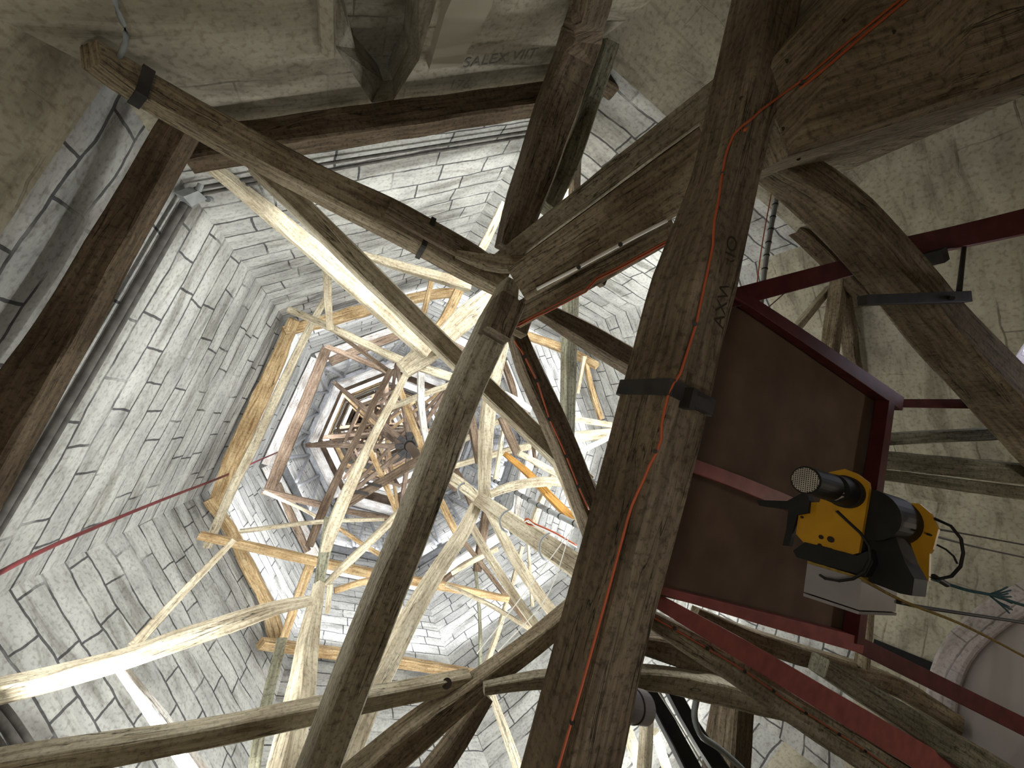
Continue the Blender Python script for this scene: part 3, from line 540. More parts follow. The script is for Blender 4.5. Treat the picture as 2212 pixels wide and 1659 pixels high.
for i, (lab, pts, m) in enumerate([
    ('upper pale board of the stack against the right wall', [(1238, 905, 7.0, 14), (1320, 918, 7.0, 12)], 'pale'),
    ('middle thick board of the stack against the right wall', [(1225, 946, 7.0, 24), (1325, 935, 7.0, 24)], 'pale'),
    ('lower slanting board of the stack against the right wall', [(1235, 985, 6.9, 12), (1315, 945, 6.9, 12)], 'white')]):
    Tb(lab, pts, m, .6, 'board', .03, cat='board')
Tb('curved pale strut sweeping under the bright rod towards the long beam', [(846, 880, 9.4, 12), (900, 858, 9.4, 14), (985, 826, 9.4, 13)], 'pale', .9, 'timber_brace', .03, cat='brace')
Tb('tan brace leaning past the mast to the long beam', [(862, 836, 9.9, 13), (881, 887, 9.9, 15), (905, 950, 9.9, 15), (918, 990, 9.9, 13)], 'gold', .9, 'timber_brace', .03, cat='brace')
Tb('thin golden rod falling from the bright rod below the hub', [(797, 966, 9.6, 12), (825, 1030, 9.6, 12), (854, 1098, 9.6, 13), (872, 1150, 9.6, 12)], 'gold', .9, 'timber_brace', .02, cat='brace')
sb = Tb('strapped brown beam running lower left from the mast hub', [(918, 985, 9.7, 18), (850, 1026, 9.6, 20), (790, 1062, 9.5, 22), (735, 1096, 9.4, 22)], 'brown', .95, 'tie_beam', .02, cat='beam')
for x, y in ((808, 1047), (780, 1064)):
    boxes('iron_strap', [(bp(x, y, 9.35), gax, gs, gu, .06, .34, .03)], 'iron', sb)
Tb('slanted brown board from the lower inner ring corner to the long rod', [(568, 1060, 10.6, 16), (640, 1078, 10.6, 16), (700, 1092, 10.6, 16)], 'brown', .9, 'timber_brace', .02, cat='brace')
Tb('second brown board continuing right towards the big curved post', [(742, 1102, 10.6, 14), (800, 1113, 10.6, 14), (905, 1130, 10.6, 14)], 'brown', .9, 'timber_brace', .02, cat='brace')
Tb('curved pale batten under the brown boards', [(570, 1062, 10.2, 8), (650, 1098, 10.1, 8), (700, 1125, 10.0, 9)], 'pale', .9, 'timber_brace', .02, cat='brace')
Tb('thin strut falling right from the long rod foot', [(728, 1138, 9.0, 10), (790, 1180, 8.9, 11), (850, 1215, 8.8, 12)], 'gold', .9, 'timber_brace', .02, cat='brace')
Tb('broad brown inner beam parallel to the left ring timber', [(706, 752, 11.2, 22), (660, 870, 11.2, 26), (620, 965, 11.2, 28), (582, 1062, 11.2, 26)], 'brown', .9, 'tie_beam', .02, cat='beam')
Tb('brown inner beam parallel to the north wall', [(712, 782, 11.6, 20), (790, 750, 11.6, 20), (868, 722, 11.6, 18)], 'brown', .9, 'tie_beam', .03, cat='beam')
Tb('brown inner beam right of the big pale beam end', [(965, 738, 11.6, 15), (1012, 762, 11.6, 15)], 'brown', .9, 'tie_beam', .02, cat='beam')
Tb('crooked brown inner timber at the lower left of the steel ring', [(600, 1045, 12, 16), (625, 1105, 12, 18), (650, 1160, 12, 18), (665, 1190, 12, 16)], 'brown', .9, 'tie_beam', .06, cat='beam')

for lab, pts, m in [
    ('brown leaning post right below the four-way joint, behind the long braces', [(1052, 1095, 8.4, 20), (1042, 1160, 8.2, 22), (1030, 1235, 8.0, 20)], 'brown'),
    ('short pale cross strut left of the foot of the thin white wires', [(975, 1238, 7.6, 12), (1020, 1212, 7.6, 13), (1075, 1185, 7.6, 12)], 'pale'),
    ('long weathered strut from the big curved post towards the thin brace', [(948, 1262, 9.0, 14), (1000, 1222, 9.0, 14), (1045, 1200, 9.0, 13)], 'brown'),
    ('pale post behind the varnished orange timber', [(1195, 1025, 8.6, 16), (1170, 1080, 8.4, 18), (1148, 1140, 8.2, 18)], 'pale'),
    ('narrow pale post left of the varnished orange timber', [(1128, 1015, 9.0, 15), (1120, 1080, 8.8, 16), (1112, 1150, 8.6, 14)], 'white'),
    ('brown strut between the hose and the four-way joint', [(975, 1000, 9.4, 13), (1000, 1045, 9.2, 15), (1025, 1105, 9.0, 15)], 'brown'),
    ('mottled brown brace crossing below the strapped brown beam', [(938, 1050, 9.6, 14), (965, 1110, 9.4, 16), (1000, 1180, 9.2, 16)], 'gold'),
    ('slender post left of the foot of the big curved post', [(868, 1290, 8.0, 10), (860, 1345, 7.8, 11), (852, 1410, 7.6, 11)], 'pale'),
    ('pale short brace joining the brown timber to the mossy brace', [(1122, 900, 8.0, 12), (1150, 935, 7.8, 13), (1190, 975, 7.6, 13)], 'pale'),
    ('thin upright stick beside the tan board', [(1140, 890, 8.2, 8), (1150, 950, 8.0, 9), (1158, 1010, 7.8, 9)], 'brown')]:
    Tb(lab, pts, m, .9, 'timber_brace', .04, cat='brace')
# ------------------------------------------------------------------ rings high in the spire
def ring(name, label, h, w, d, mat, cat='ring', gap=.04, part='board', ks=range(8)):
    r = empty(name, (OX, OY, h), label, cat)
    for k in ks:
        a, b = oc(k - 1, h, inset=w / 2 + gap), oc(k, h, inset=w / 2 + gap)
        beam3(part, [a, b], [w, w], mat, d / w, 0, .01, .04, parent=r, n=6)
    return r
ring('board_ring', 'lowest ring of white boards on the wall just above the golden timbers', 12.9, .34, .16, 'white')
ring('board_ring', 'ring of white boards directly inside the grey steel bars', 19.4, .42, .16, 'white')
ring('timber_ring', 'brown timber ring just inside the inner white boards', 20.9, .40, .22, 'brown', part='timber')
ring('board_ring', 'second white board ring seen within the brown timber ring', 23.2, .34, .14, 'white')
ring('timber_ring', 'small golden timber ring around the mast higher up', 26.0, .26, .18, 'gold', part='timber')
ring('timber_ring', 'dark timber ring below the topmost boards', 30.0, .22, .16, 'brown', part='timber')
ring('board_ring', 'tiny white board ring near the top of the spire', 34.0, .24, .12, 'white')
ring('timber_ring', 'tiniest timber ring near the top of the spire', 39.0, .2, .14, 'brown', part='timber')
sf = empty('steel_frame', (OX, OY, 14.4), 'grey painted steel frame of two ring bars with zigzag lattice on the spire wall', 'frame')
for h in (14.4, 18.6):
    for k in range(8):
        a, b = oc(k - 1, h, inset=.14), oc(k, h, inset=.14)
        beam3('ring_bar', [a, b], [.17, .17], 'steel', 1, 0, 0, .02, parent=sf, n=1)
for k in range(8):
    for j in range(3):
        a0, b0 = oc(k - 1, 14.4, inset=.12), oc(k, 14.4, inset=.12); a1, b1 = oc(k - 1, 18.6, inset=.12), oc(k, 18.6, inset=.12)
        t0, t1, t2 = j / 3, (j + .5) / 3, (j + 1) / 3
        beam3('lattice_bar', [a0.lerp(b0, t0), a1.lerp(b1, t1)], [.085, .085], 'steel', 1, 0, 0, .02, parent=sf, n=1)
        beam3('lattice_bar', [a1.lerp(b1, t1), a0.lerp(b0, t2)], [.085, .085], 'steel', 1, 0, 0, .02, parent=sf, n=1)
# the central mast, its hub and the scaffold stages round it
mast = empty('mast', (OX, OY, 13.2), 'central brown mast with a round foot and an iron hub of radiating arms', 'mast')
beam3('shaft', [Vector((OX, OY, 15.2)), Vector((OX, OY, 52.0))], [.40, .22], 'brown', 1, .3, .02, .22, parent=mast)
cyl('foot', bp(912, 996, 13.0), Vector((OX, OY, 15.3)), .17, 'brown', mast, 16)
for k in range(8):
    e = oc(k, 18.3, inset=.25); a = Vector((OX, OY, 15.0)); d = (e - a).normalized()
    beam3('arm', [a + d * .25, e], [.17, .17], 'brown', 1.1, 0, .03, .06, parent=mast)
    beam3('hub_strap', [a + d * .2, a + d * .6], [.18, .185], 'iron', 1.1, 0, .0, .06, parent=mast, n=1)
labs = ['lowest scaffold stage of arms and rails above the mast hub', 'second scaffold stage up the mast', 'third scaffold stage up the mast, seen small',
        'fourth scaffold stage up the mast', 'fifth scaffold stage up the mast, very small', 'topmost scaffold stage at the head of the mast']
hs = [18.2, 22.2, 26.6, 31.0, 36.0, 41.5, 46.5]
for i, lb in enumerate(labs):
    h, h2 = hs[i], hs[i + 1]; st = empty('scaffold_stage', (OX, OY, h), lb, 'scaffold')
    rnd = random.Random(i)
    for k in range(8):
        m = Vector((OX, OY, h + .15 * (k % 2))); w_ = .20 if k % 2 else .15
        if k % 2 == i % 2: beam3('arm', [m, oc(k, h, inset=.2)], [w_, w_], 'brown', 1, 0, .05, .06, parent=st)
        beam3('brace', [oc(k, h, inset=.35), Vector((OX, OY, h2)) + (oc(k, h2) - Vector((OX, OY, h2))) * .12], [.14, .14], 'brown' if k % 3 else 'gold', 1, 0, .05, .06, parent=st)
        q = .52 + .06 * rnd.random()
        a, b = oc(k - 1, h + .2), oc(k, h + .2); c = Vector((OX, OY, h + .2))
        beam3('rail', [c.lerp(a, q), c.lerp(b, q)], [.13, .13], 'brown', 1, 0, .04, .06, parent=st)
        if k % 2: beam3('upright', [c.lerp(b, q), Vector((OX, OY, h2)).lerp(oc(k, h2), q)], [.12, .12], 'pale' if k % 4 == 1 else 'brown', 1, 0, .05, .06, parent=st)
def rail_fence(label, k, h, q, n):
    r = empty('railing', oc(k, h, inset=1), label, 'railing'); c = Vector((OX, OY, h)); a, b = c.lerp(oc(k - 1, h), q), c.lerp(oc(k, h), q)
    up = Vector((0, 0, 1.1))
    for z in (.05, 1): tube('rail', [a + up * z, b + up * z], .025, 'iron', r, n=2, seg=6)
    for i in range(n): p = a.lerp(b, (i + .5) / n); tube('rung', [p, p + up], .016, 'iron', r, n=1, seg=5)
rail_fence('small dark railing with close bars high up, left of the mast', 0, 24, .86, 14)
rail_fence('small dark railing high up beside the inner brown ring, left side', 1, 24, .86, 14)
rail_fence('small dark railing high up, right of the long straight beam', 6, 24, .8, 12)
rail_fence('tiny railing across the north side high up in the spire', 7, 24, .86, 12)

# ------------------------------------------------------------------ wall fittings
nN = Vector((0, 1, 0)); pN = oc(0, 4) - nN * .07
nNE = Vector((.7071, .7071, 0)); pNE = oc(0, 4) - nNE * .08
nE = Vector((1, 0, 0)); pE = oc(1, 4) - nE * .07
def on(pts, p, n): return [onplane(x, y, p, n) for x, y in pts]
tube('wall_cable', on([(420, 408), (560, 382), (690, 356), (900, 322), (1170, 279)], pN, nN), .018, 'dust', None, 'upper of two dark cable runs along the north spire wall', 'cable')
tube('wall_cable', on([(430, 420), (560, 394), (700, 370), (900, 334), (1170, 289)], pN, nN), .018, 'dust', None, 'lower of two dark cable runs along the north spire wall', 'cable')
tube('wall_cable', on([(398, 440), (362, 500), (200, 778), (60, 1015), (-60, 1215)], pNE, nNE), .035, 'dust', None, 'outer of the two dusty thick cables down the left spire wall', 'cable')
tube('wall_cable', on([(408, 446), (374, 503), (212, 785), (72, 1022), (-60, 1240)], pNE, nNE), .03, 'dust', None, 'inner of the two dusty thick cables down the left spire wall', 'cable')
tube('wall_cable', on([(-30, 1490), (20, 1545), (85, 1640), (130, 1700)], pE, nE), .03, 'dust', None, 'cable on the bottom left wall above the curved beam, outer one', 'cable')
tube('wall_cable', on([(-60, 1490), (-5, 1550), (45, 1620), (90, 1700)], pE, nE), .03, 'dust', None, 'cable on the bottom left wall above the curved beam, inner one', 'cable')
jb = on([(396, 425), (428, 412), (448, 430), (414, 446)], pNE - nNE * .06, nNE)
j = slab('junction_box', jb, nNE, .07, 'pipe', None, 'pale grey metal junction box on the bright upper left spire wall', 'box')
cyl('cable_gland', jb[2], jb[2] + (jb[2] - jb[0]).normalized() * .07, .03, 'pipe', j, 12)
cyl('cable_gland', jb[1], jb[1] + (jb[1] - jb[3]).normalized() * .07, .025, 'pipe', j, 12)
tube('guy_wire', [bp(x, y, wallh(x, y, m)) for x, y, m in ((-40, 1258, .3), (130, 1172, .3), (345, 1082, .3), (480, 1030, .3), (560, 994, .3), (602, 976, .3))], .020, 'dred', None, 'dark red wire crossing the stone wall from the left edge', 'wire')
tube('wall_cable', [onplane(x, y, pN, nN) + Vector((0, -.05, 0)) for x, y in [(235, -40), (247, 10), (262, 45), (262, 75), (248, 105)]], .014, 'pipe', None, 'thin grey cable in the dark upper left corner', 'cable')
# pencilled marks on the north wall
dn = bpy.data.objects['wall_north.002'] if 'wall_north.002' in bpy.data.objects else bpy.data.objects['wall_north']
text(dn, 'SALEX VIIT', onplane(998, 146, oc(0, 4), nN), (onplane(1160, 122, oc(0, 4), nN) - onplane(998, 146, oc(0, 4), nN)).normalized(), Vector((0.05, 0, -1)).normalized(), .17, 'pencil', .006)
text(dn, '176:', onplane(966, 190, oc(0, 4), nN), Vector((-1, 0, .12)).normalized(), Vector((0, 0, -1)), .17, 'pencil', .006)

# ------------------------------------------------------------------ cables, hose and hooks
GB = .0
oc1 = [(1938, 4), (1850, 75), (1740, 168), (1640, 240), (1592, 285), (1572, 330), (1556, 420), (1530, 560), (1500, 700), (1468, 800), (1440, 870), (1424, 960), (1365, 1104), (1312, 1300), (1262, 1480), (1216, 1640)]
cp = hits(g, oc1, .010, (u2,), 4); cp = [hit(u2, 2010, -60, .006) or cp[0] * .98] + cp + [cp[-1] + (cp[-1] - cp[-2]) * .6]
cb = tube('power_cable', cp, .0055, 'cred', None, 'long orange-red cable clipped down the great dark beam', 'cable')
cp2 = hits(u2, [(2020, -50), (1945, 10), (1858, 82), (1748, 175), (1648, 248)], .008)
tube('power_cable', cp2 + hits(g, [(1604, 284)], .008, (u2,)), .007, 'cred', None, 'short second orange-red cable beside the first in the upper right corner', 'cable')
for x, y in ((1731, 178), (1562, 376), (1500, 700), (1416, 975), (1237, 1560)):
    p = (hits(g, [(x, y)], .004, (u2,)) or [None])[0]
    if p is not None: cyl('cable_clip', p, p - ray(x, y).normalized() * .016, .010, 'iron', cb, 10)
sbd = tb('side board of the broad timber, carrying the two orange-red cables', [(1113, 684, 3.0, 54), (1455, 494, 2.1, 52)], 'oak', .7, 'timber_board', .02, cat='board')
wcp = hits(c2, [(1128, 644), (1160, 624), (1250, 577), (1340, 528), (1440, 474)], .012, (sbd,))
cw = tube('conduit', wcp, .013, 'cwhite', None, 'white plastic conduit along the broad rough timber', 'conduit')
for p in wcp[1:-1]: cyl('saddle_clip', p * .985, p * 1.003, .017, 'iron', cw, 8)
rc = [(1125, 697), (1180, 668), (1215, 650), (1268, 622), (1288, 600), (1345, 572), (1450, 515)]
for dx, lb in ((0, 'upper of two thin orange-red cables right of the centre joint'), (5, 'lower of two thin orange-red cables right of the centre joint')):
    tube('power_cable', [bp(1108, 704 + dx, 2.95)] + hits(sbd, [(x, y + dx) for x, y in rc], .012, (c2,), 3), .006, 'cred', None, lb, 'cable')
bc = hits(m2, [(1112, 735), (1132, 770), (1158, 822), (1186, 905), (1222, 985), (1248, 1050), (1270, 1100)], .014, (), 4)
cb2 = tube('power_cable', bc, .009, 'cred', None, 'orange-red cable clipped down the raking brace', 'cable')
for p in bc[4:24:4]: cyl('cable_clip', p * .992, p, .022, 'iron', cb2, 8)
hp = [(925, 958, 22), (975, 988, 16), (1030, 1019, 13), (1090, 1050, 9.4), (1150, 1084, 7.3), (1215, 1118, 5.9), (1275, 1146, 5.0)]
hp = [(x, y, min(h, wallh(x, y, .15))) for x, y, h in hp]
hs_ = tube('riser_hose', [bp(*p) for p in hp], .052, 'pipe', None, 'grey ribbed hose hanging down the spire right of centre', 'hose')
P3 = [bp(*p) for p in hp]; C3 = smoothpath(P3[2:], 16)
for i in range(1, 16): cyl('band', C3[i], C3[i] + (C3[i + 1] - C3[i]).normalized() * .03, .058, 'iron', hs_, 12)
tube('hook', [bp(x, y, 5.2) for x, y in [(1108, 1062), (1106, 1095), (1088, 1108), (1079, 1124), (1084, 1142), (1096, 1150)]], .016, 'pipe', None, 'bent grey wire hook hanging left of the orange and white loop', 'hook')
tube('hook', [bp(x, y, 4.9) for x, y in [(1212, 1153), (1190, 1150), (1170, 1165), (1165, 1185), (1170, 1203), (1180, 1210)]], .016, 'pipe', None, 'bent grey wire hook on the big pale beam by the great beam', 'hook')
tube('hook', [bp(x, y, 6.0) for x, y in [(1004, 1043), (993, 1048), (989, 1060), (996, 1076)]], .016, 'pipe', None, 'small dark wire hook left of the four-way joint', 'hook')
lp = [(1245, 1178), (1200, 1152), (1170, 1138), (1152, 1130), (1140, 1120), (1132, 1124), (1140, 1132), (1158, 1136)]
tube('loop_cable', [bp(x, y, 4.8) for x, y in lp], .014, 'cred', None, 'orange end of a looped cable above the big pale beam', 'cable')
tube('loop_cable', [bp(x + 1, y + 4, 4.78) for x, y in lp[:-2]], .009, 'cwhite', None, 'white strand lying along the looped orange cable', 'cable')
tube('thin_wire', [bp(1240, 1138, 4.6), bp(1130, 1285, 4.7), bp(1030, 1412, 4.8)], .006, 'cwhite', None, 'thin white wire slanting left from behind the great beam', 'wire')
tube('thin_wire', [bp(1232, 1150, 4.6), bp(1180, 1290, 4.7), bp(1075, 1408, 4.8)], .006, 'cwhite', None, 'thin white wire slanting beside the first, right one', 'wire')
cyl('bulkhead_lamp', bp(1087, 1078, 6.6), bp(1087, 1078, 6.75), .055, 'pipe', None, 18, 'small round grey fitting under the grey hose', 'fitting')

# ------------------------------------------------------------------ lifting platform, red steelwork
pf = empty('lifting_platform', bp(1700, 1020, 1.75), 'dark plywood platform in a red steel frame hanging beside the great beam', 'platform')
slab('deck', [bp(x, y, 1.80) for x, y in [(1585, 640), (1932, 866), (1852, 1392), (1405, 1282), (1452, 1090), (1520, 900)]], Vector((0, 0, 1)), .04, 'ply', pf)
def rb(name, pts, mat='red', asp=.6, parent=None, label=None, cat='beam'):
    return tb(label or name, pts, mat, asp, name, 0.0, parent=parent, cat=cat, bev=.03)
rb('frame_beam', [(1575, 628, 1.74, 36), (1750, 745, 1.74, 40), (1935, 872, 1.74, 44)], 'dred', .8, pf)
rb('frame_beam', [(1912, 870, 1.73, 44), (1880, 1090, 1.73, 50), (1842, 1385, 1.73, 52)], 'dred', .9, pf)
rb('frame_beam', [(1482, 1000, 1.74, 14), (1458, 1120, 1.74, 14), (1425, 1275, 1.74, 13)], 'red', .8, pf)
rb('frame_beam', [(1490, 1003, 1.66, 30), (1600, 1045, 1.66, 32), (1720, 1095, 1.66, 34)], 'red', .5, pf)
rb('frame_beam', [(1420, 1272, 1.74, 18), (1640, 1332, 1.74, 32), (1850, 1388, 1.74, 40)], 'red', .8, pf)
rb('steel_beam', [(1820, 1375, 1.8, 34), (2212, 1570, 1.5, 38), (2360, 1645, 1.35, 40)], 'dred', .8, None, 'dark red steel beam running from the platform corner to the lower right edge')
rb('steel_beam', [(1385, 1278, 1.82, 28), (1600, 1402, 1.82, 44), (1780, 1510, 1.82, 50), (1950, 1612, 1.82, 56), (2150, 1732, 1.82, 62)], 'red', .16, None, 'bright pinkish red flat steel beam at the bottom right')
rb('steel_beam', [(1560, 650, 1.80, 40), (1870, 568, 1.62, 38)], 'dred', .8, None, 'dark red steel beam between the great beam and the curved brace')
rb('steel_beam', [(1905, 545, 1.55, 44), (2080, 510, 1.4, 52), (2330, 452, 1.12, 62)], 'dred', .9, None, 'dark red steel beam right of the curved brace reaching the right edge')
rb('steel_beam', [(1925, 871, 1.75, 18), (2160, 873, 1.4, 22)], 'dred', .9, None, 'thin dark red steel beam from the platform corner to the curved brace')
br = rb('hanger_bracket', [(1862, 649, 1.12, 24), (2086, 642, 1.10, 27)], 'iron', .8, None, 'black steel bar bracket hung across the curved brace', 'bracket')
tube('hanger_rod', [bp(2083, 530, 1.38), bp(2071, 636, 1.10)], .016, 'iron', br)
cyl('bolt', bp(2057, 644, 1.075), bp(2057, 644, 1.055), .014, 'iron', br, 12)
boxes('clamp_block', [(bp(2022, 555, 1.38), Vector((1, 0, 0)), Vector((0, 1, 0)), Vector((0, 0, 1)), .11, .11, .11)], 'iron', None, 'dark clamp block under the red steel beam at the right', 'clamp')
rp = [(1680, 415, 2.75), (1664, 500, 2.75), (1652, 580, 2.75), (1642, 670, 2.75)]
rpo = tube('riser_pipe', [bp(*p) for p in rp], .028, 'pipe', None, 'grey riser pipe with dark ties right of the great beam', 'pipe')
Cq = smoothpath([bp(*p) for p in rp], 9)
for i in range(1, 9): cyl('tie', Cq[i], Cq[i] + (Cq[i + 1] - Cq[i]).normalized() * .015, .033, 'iron', rpo, 12)
tube('power_cable', [bp(x - 13, y, h) for x, y, h in rp], .006, 'cred', None, 'thin red cable tied to the grey riser pipe', 'cable')
tube('thin_wire', [bp(1655, 668, 3.4), bp(1735, 598, 3.4)], .008, 'dred', None, 'thin reddish wire crossing the bright gap under the red beam', 'wire')

# ------------------------------------------------------------------ timbers on the right
tb('two-tone post standing behind the platform, upper right', [(1815, 580, 3.0, 40), (1800, 700, 3.0, 46), (1782, 830, 3.0, 46)], 'oak', 1, 'timber_post', .03, cat='post')
tb('pale strut leaning against the two-tone post', [(1792, 622, 3.1, 20), (1705, 728, 3.1, 24)], 'pale', 1, 'timber_brace', .02, cat='brace')
tb('dark bent post right of the two-tone post', [(1822, 630, 3.2, 30), (1834, 720, 3.2, 42), (1850, 860, 3.2, 40)], 'oakd', 1, 'timber_post', .05, cat='post')
tb('top one of three level grey timbers at the right edge', [(1880, 950, 2.1, 28), (2360, 925, 1.25, 32)], 'green', .9, 'tie_beam', .03, cat='beam')
tb('middle widest of three level grey timbers at the right edge', [(1880, 990, 2.0, 38), (2360, 1040, 1.2, 48)], 'green', .9, 'tie_beam', .04, cat='beam')
tb('bottom one of three level grey timbers at the right edge', [(1880, 1022, 2.1, 24), (2360, 1085, 1.25, 32)], 'green', .9, 'tie_beam', .03, cat='beam')
tb('short two-tone post under the grey control box', [(1874, 1290, 2.4, 38), (1862, 1440, 2.4, 38)], 'oak', 1, 'timber_post', .02, cat='post')
tb('big grey beam between the two red steel beams, bottom right', [(1768, 1435, 2.1, 40), (2200, 1705, 1.7, 78)], 'green', 1, 'tie_beam', .03, cat='beam')
tb('brown curved beam behind the big grey beam', [(1500, 1322, 2.6, 24), (1640, 1385, 2.55, 46), (1790, 1432, 2.5, 44), (1930, 1480, 2.5, 42), (2060, 1560, 2.5, 40)], 'oak', 1, 'tie_beam', .04, cat='beam')
mb = tb('mossy brace with an orange cable below the pinkish steel beam', [(1385, 1325, 1.95, 36), (1500, 1393, 1.95, 58), (1600, 1455, 1.95, 62), (1700, 1522, 1.95, 62), (1850, 1620, 1.95, 66), (2000, 1720, 1.95, 72)], 'green2', 1, 'timber_brace', .03, cat='brace')
oc2 = hits(mb, [(1400, 1328), (1470, 1367), (1540, 1408), (1610, 1450), (1690, 1507), (1780, 1564), (1870, 1622), (1930, 1664)], .010, (), 4)
c5 = tube('power_cable', oc2, .006, 'cred', None, 'orange cable clipped along the mossy brace at the bottom right', 'cable')
for x, y in ((1456, 1357), (1527, 1400), (1608, 1450), (1670, 1492), (1740, 1540), (1812, 1586), (1868, 1622)):
    p = hit(mb, x, y, .004)
    if p is not None: cyl('cable_clip', p * .99, p, .012, 'iron', c5, 8)
tb('dark brown beam wedged above the pale rounded timber', [(1370, 1385, 3.0, 50), (1460, 1405, 3.0, 72), (1560, 1440, 3.0, 40)], 'oakd', 1, 'timber_brace', .03, cat='brace')
tb('left one of two black sooty rails at the bottom', [(1395, 1470, 3.2, 36), (1440, 1560, 3.1, 40), (1510, 1690, 3.0, 44)], 'black', .8, 'timber_rail', .03, cat='rail')
tb('right one of two black sooty rails at the bottom', [(1440, 1470, 3.2, 32), (1490, 1560, 3.1, 36), (1580, 1700, 3.0, 42)], 'black', .8, 'timber_rail', .03, cat='rail')
tube('white_rod', [bp(1418, 1488, 3.0), bp(1470, 1570, 2.95), bp(1535, 1680, 2.9)], .008, 'cwhite', None, 'thin white rod between the two black rails', 'rod')
tb('broad dark brown timber next to the bright gap, bottom right', [(1585, 1500, 3.3, 96), (1575, 1590, 3.25, 110), (1565, 1700, 3.2, 116)], 'oakd', 1, 'timber_post', .05, cat='post')
eb = tube('drain_pipe', [bp(x, y, 2.9) for x, y in [(1506, 1505), (1500, 1545), (1514, 1588), (1550, 1614), (1592, 1650), (1630, 1690)]], .030, 'pipe', None, 'grey pipe with an elbow bending down to the right at the bottom', 'pipe')
a, b = bp(1290, 1508, 1.60), bp(1388, 1528, 1.66)
st = cyl('pipe_stub', a, b, .078, 'box', None, 30, 'short grey pipe end sticking out behind the great beam', 'pipe'); cyl('collar', a.lerp(b, .72), a.lerp(b, .75), .081, 'iron', st, 30)
tb('pale two-tone post with a round knot at the bottom, right of the great beam', [(1398, 1540, 4.2, 32), (1394, 1620, 4.1, 34), (1388, 1700, 4.0, 36)], 'pale', 1, 'timber_post', .02, cat='post')
tb('slanted pale plank left of the knotty pale post', [(1348, 1560, 4.6, 26), (1370, 1620, 4.6, 28), (1400, 1700, 4.6, 28)], 'pale', .7, 'timber_brace', .02, cat='brace')
tb('pale plank right of the knotty pale post, bottom edge', [(1415, 1580, 4.8, 20), (1440, 1660, 4.8, 22), (1456, 1710, 4.8, 22)], 'pale', .7, 'timber_brace', .02, cat='brace')
tb('pale strut leaning on the lower spire wall left of the great beam', [(1062, 1500, 5.6, 16), (1095, 1590, 5.4, 20), (1130, 1690, 5.2, 24)], 'pale', .8, 'timber_brace', .03, cat='brace')
pb = hit(m13, 965, 1476, .003) or bp(965, 1476, 3.6)
cyl('bolt_hole', pb, pb + ray(965, 1476).normalized() * .02, .045, 'mark', m13, 18)

# ------------------------------------------------------------------ the electric hoist
A = bp(1828, 1063, 1.0); dB = ray(1740, 1037).normalized(); bb = dB.dot(A); L = .34
Bm = dB * (bb - math.sqrt(max(0, bb * bb - A.dot(A) + L * L))); n = (A - Bm).normalized()
ho = empty('electric_hoist', A, 'yellow and black electric wire rope hoist hanging under the red platform', 'hoist')
def hp_(pts, off=0): return [onplane(x, y, A + n * off, n) for x, y in pts]
slab('front_plate', hp_([(1770, 1085), (1790, 1020), (1825, 1013), (1851, 1023), (1876, 1042), (1878, 1056), (1861, 1158), (1855, 1194), (1825, 1202), (1796, 1184), (1765, 1177), (1736, 1172), (1719, 1153), (1726, 1105), (1733, 1085)]), n, .02, 'yellow', ho)
slab('rear_plate', hp_([(1962, 1086), (1986, 1088), (2010, 1108), (2018, 1124), (2027, 1143), (2015, 1187), (2008, 1196), (2006, 1255), (1950, 1260), (1930, 1200), (1905, 1160), (1920, 1100)], .26), n, .02, 'yellow', ho)
up_ = Vector((0, 0, 1)); sd_ = n.cross(up_).normalized(); uq = sd_.cross(n)
px_m = F / (Rm.T @ np.array(A))[2]
rM = 34 / px_m
cyl('motor_flange', A - n * .03, A + n * .005, rM, 'black', ho, 36)
mo = cyl('motor', A - n * .12, A - n * .02, rM * .86, 'black', ho, 36, r2=rM * .92)
for k in range(9):
    o = (k - 4) * rM * .17; hw = math.sqrt(max(0, (rM * .78) ** 2 - o * o))
    c = A - n * .125 + sd_ * (-o * .8) + uq * (-o * .6)
    ln = (sd_ * -.6 + uq * .8).normalized()
    boxes('cooling_fin', [(c, ln, n.cross(ln), n, hw * 1.3, .004, .015)], 'grille', mo)
rf_ = 30 / (F / (Rm.T @ np.array(Bm))[2])
fc = cyl('fan_cover', Bm, A - n * .16, rf_, 'black', ho, 32, r2=rf_ * 1.02)
gr = []
for k in range(-6, 7):
    o = k * rf_ * .14; hw = math.sqrt(max(0, (rf_ * .86) ** 2 - o * o))
    gr += [(Bm - n * .003 + sd_ * o, uq, sd_, n, 2 * hw, .0026, .004), (Bm - n * .003 + uq * o, sd_, uq, n, 2 * hw, .0026, .004)]
boxes('fan_grille', gr, 'grille', fc)
Cd = onplane(1868, 1108, A, n)
cyl('rope_drum', Cd + n * .03, Cd + n * .25, 52 / px_m, 'black', ho, 32)
slab('lower_bracket', hp_([(1713, 1190), (1738, 1171), (1824, 1193), (1850, 1200), (1880, 1188), (1886, 1215), (1870, 1245), (1800, 1226), (1721, 1204)], -.01), n, .05, 'black', ho)
slab('gear_case', hp_([(1830, 1190), (1880, 1150), (1935, 1160), (1955, 1215), (1975, 1250), (1970, 1287), (1944, 1282), (1860, 1250), (1815, 1228)], .06), n, .13, 'black', ho)
slab('limit_switch', hp_([(1742, 1060), (1748, 1082), (1745, 1108), (1720, 1112), (1700, 1100), (1640, 1092), (1634, 1080), (1700, 1082)], -.02), n, .05, 'black', ho)
slab('limit_lever', hp_([(1703, 1100), (1722, 1112), (1712, 1150), (1704, 1180), (1690, 1178), (1698, 1145)], -.01), n, .03, 'black', ho)
for x, y, r in ((1861, 1075, 6), (1773, 1160, 4.5), (1794, 1165, 6.5), (1770, 1178, 4), (1732, 1117, 3)):
    p = onplane(x, y, A - n * .004, n); cyl('bolt', p, p + n * .01, r / px_m, 'mark', ho, 14)
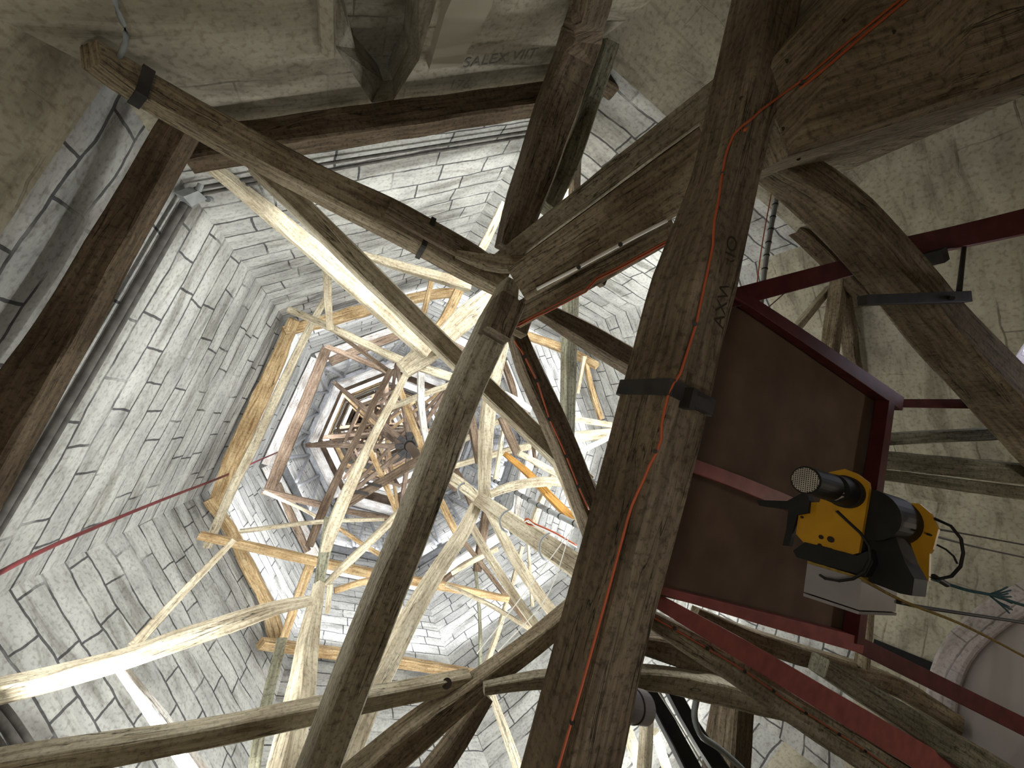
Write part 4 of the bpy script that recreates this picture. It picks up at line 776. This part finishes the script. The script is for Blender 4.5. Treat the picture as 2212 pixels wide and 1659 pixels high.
cbx = slab('control_box', hp_([(1744, 1216), (1861, 1252), (1856, 1318), (1736, 1278)], .0), n, .34, 'box', None, 'light grey control box slung under the yellow hoist', 'box')
slab('lid', hp_([(1735, 1281), (1856, 1321), (1854, 1327), (1736, 1288)], -.004), n, .35, 'box', cbx)
slab('yellow_rail', hp_([(1744, 1211), (1861, 1246), (1861, 1252), (1744, 1217)], .0), n, .33, 'rope', cbx)
tube('gland_cable', [onplane(x, y, A - n * o, n) for x, y, o in [(1772, 1243, .01), (1782, 1250, .05), (1815, 1255, .06), (1845, 1250, .06), (1866, 1238, .05), (1880, 1212, .03), (1878, 1180, .03), (1862, 1155, .04), (1830, 1125, .07), (1808, 1104, .10)]], .006, 'black', cbx)
tube('cable_loop', [onplane(x, y, A + n * .27, n) for x, y in [(2018, 1120), (2045, 1130), (2068, 1150), (2080, 1178), (2078, 1215), (2062, 1240), (2035, 1252), (2000, 1245), (1950, 1218)]], .006, 'black', ho)
tube('cable_loop', [onplane(x, y, A + n * .27, n) for x, y in [(2024, 1177), (2045, 1188), (2062, 1204), (2068, 1218)]], .004, 'black', ho)
tube('wire_rope', [onplane(2004, 1154, A + n * .2, n), bp(2110, 1182, 1.0), bp(2230, 1208, .95), bp(2380, 1240, .9)], .005, 'black', None, 'black wire rope running right from the hoist drum, upper one', 'rope')
tube('wire_rope', [onplane(2020, 1142, A + n * .27, n), bp(2110, 1158, 1.05), bp(2230, 1180, 1.0), bp(2380, 1205, .95)], .005, 'dust', None, 'thin brownish line above the black rope at the right edge', 'rope')
tr = tube('teal_rope', [onplane(1990, 1240, A + n * .27, n), bp(2030, 1256, 1.03), bp(2090, 1275, 1.01), bp(2140, 1285, 1.0), bp(2212, 1308, .96), bp(2300, 1335, .92)], .009, 'teal', None, 'dark teal rope with a frayed knot at the right edge', 'rope')
for i in range(9): tube('frayed_strand', [bp(2135, 1284, 1.0), bp(2158 + 3 * i % 17, 1277 + 4 * i, 1.0), bp(2176 + (i * 7) % 13, 1268 + 7 * i, 1.0)], .005, 'teal', tr, n=4, seg=5)
cyl('knot', bp(2018, 1246, 1.02), bp(2044, 1262, 1.02), .016, 'black', tr, 10)
tube('supply_cable', [onplane(1938, 1300, A + n * .34, n), bp(1995, 1312, .98), bp(2100, 1328, .94), bp(2212, 1345, .9), bp(2330, 1365, .85)], .009, 'black', None, 'thick black cable leaving the grey control box to the right', 'cable')
tube('yellow_rope', [onplane(1862, 1250, A - n * .01, n), bp(1950, 1298, .93), bp(2080, 1350, .9), bp(2212, 1418, .86), bp(2330, 1485, .8)], .007, 'rope', None, 'dull yellow rope slanting down to the right edge', 'rope')

# letters cut into the great beam
t0 = hit(g, 1560, 712, .003); t1 = hit(g, 1592, 520, .003)
xd = (t1 - t0).normalized(); d_ = ray(1575, 620).normalized(); yd = xd.cross(d_)
nn = hit(g, 1575, 620, .01) - hit(g, 1575, 620, 0); yd = nn.cross(xd).normalized()
if (pj(t0 + yd * .05) - pj(t0))[0] > 0: yd = -yd
text(g, 'AXW IRIO', t0, xd, yd, .095, 'mark', .0, 1.0)
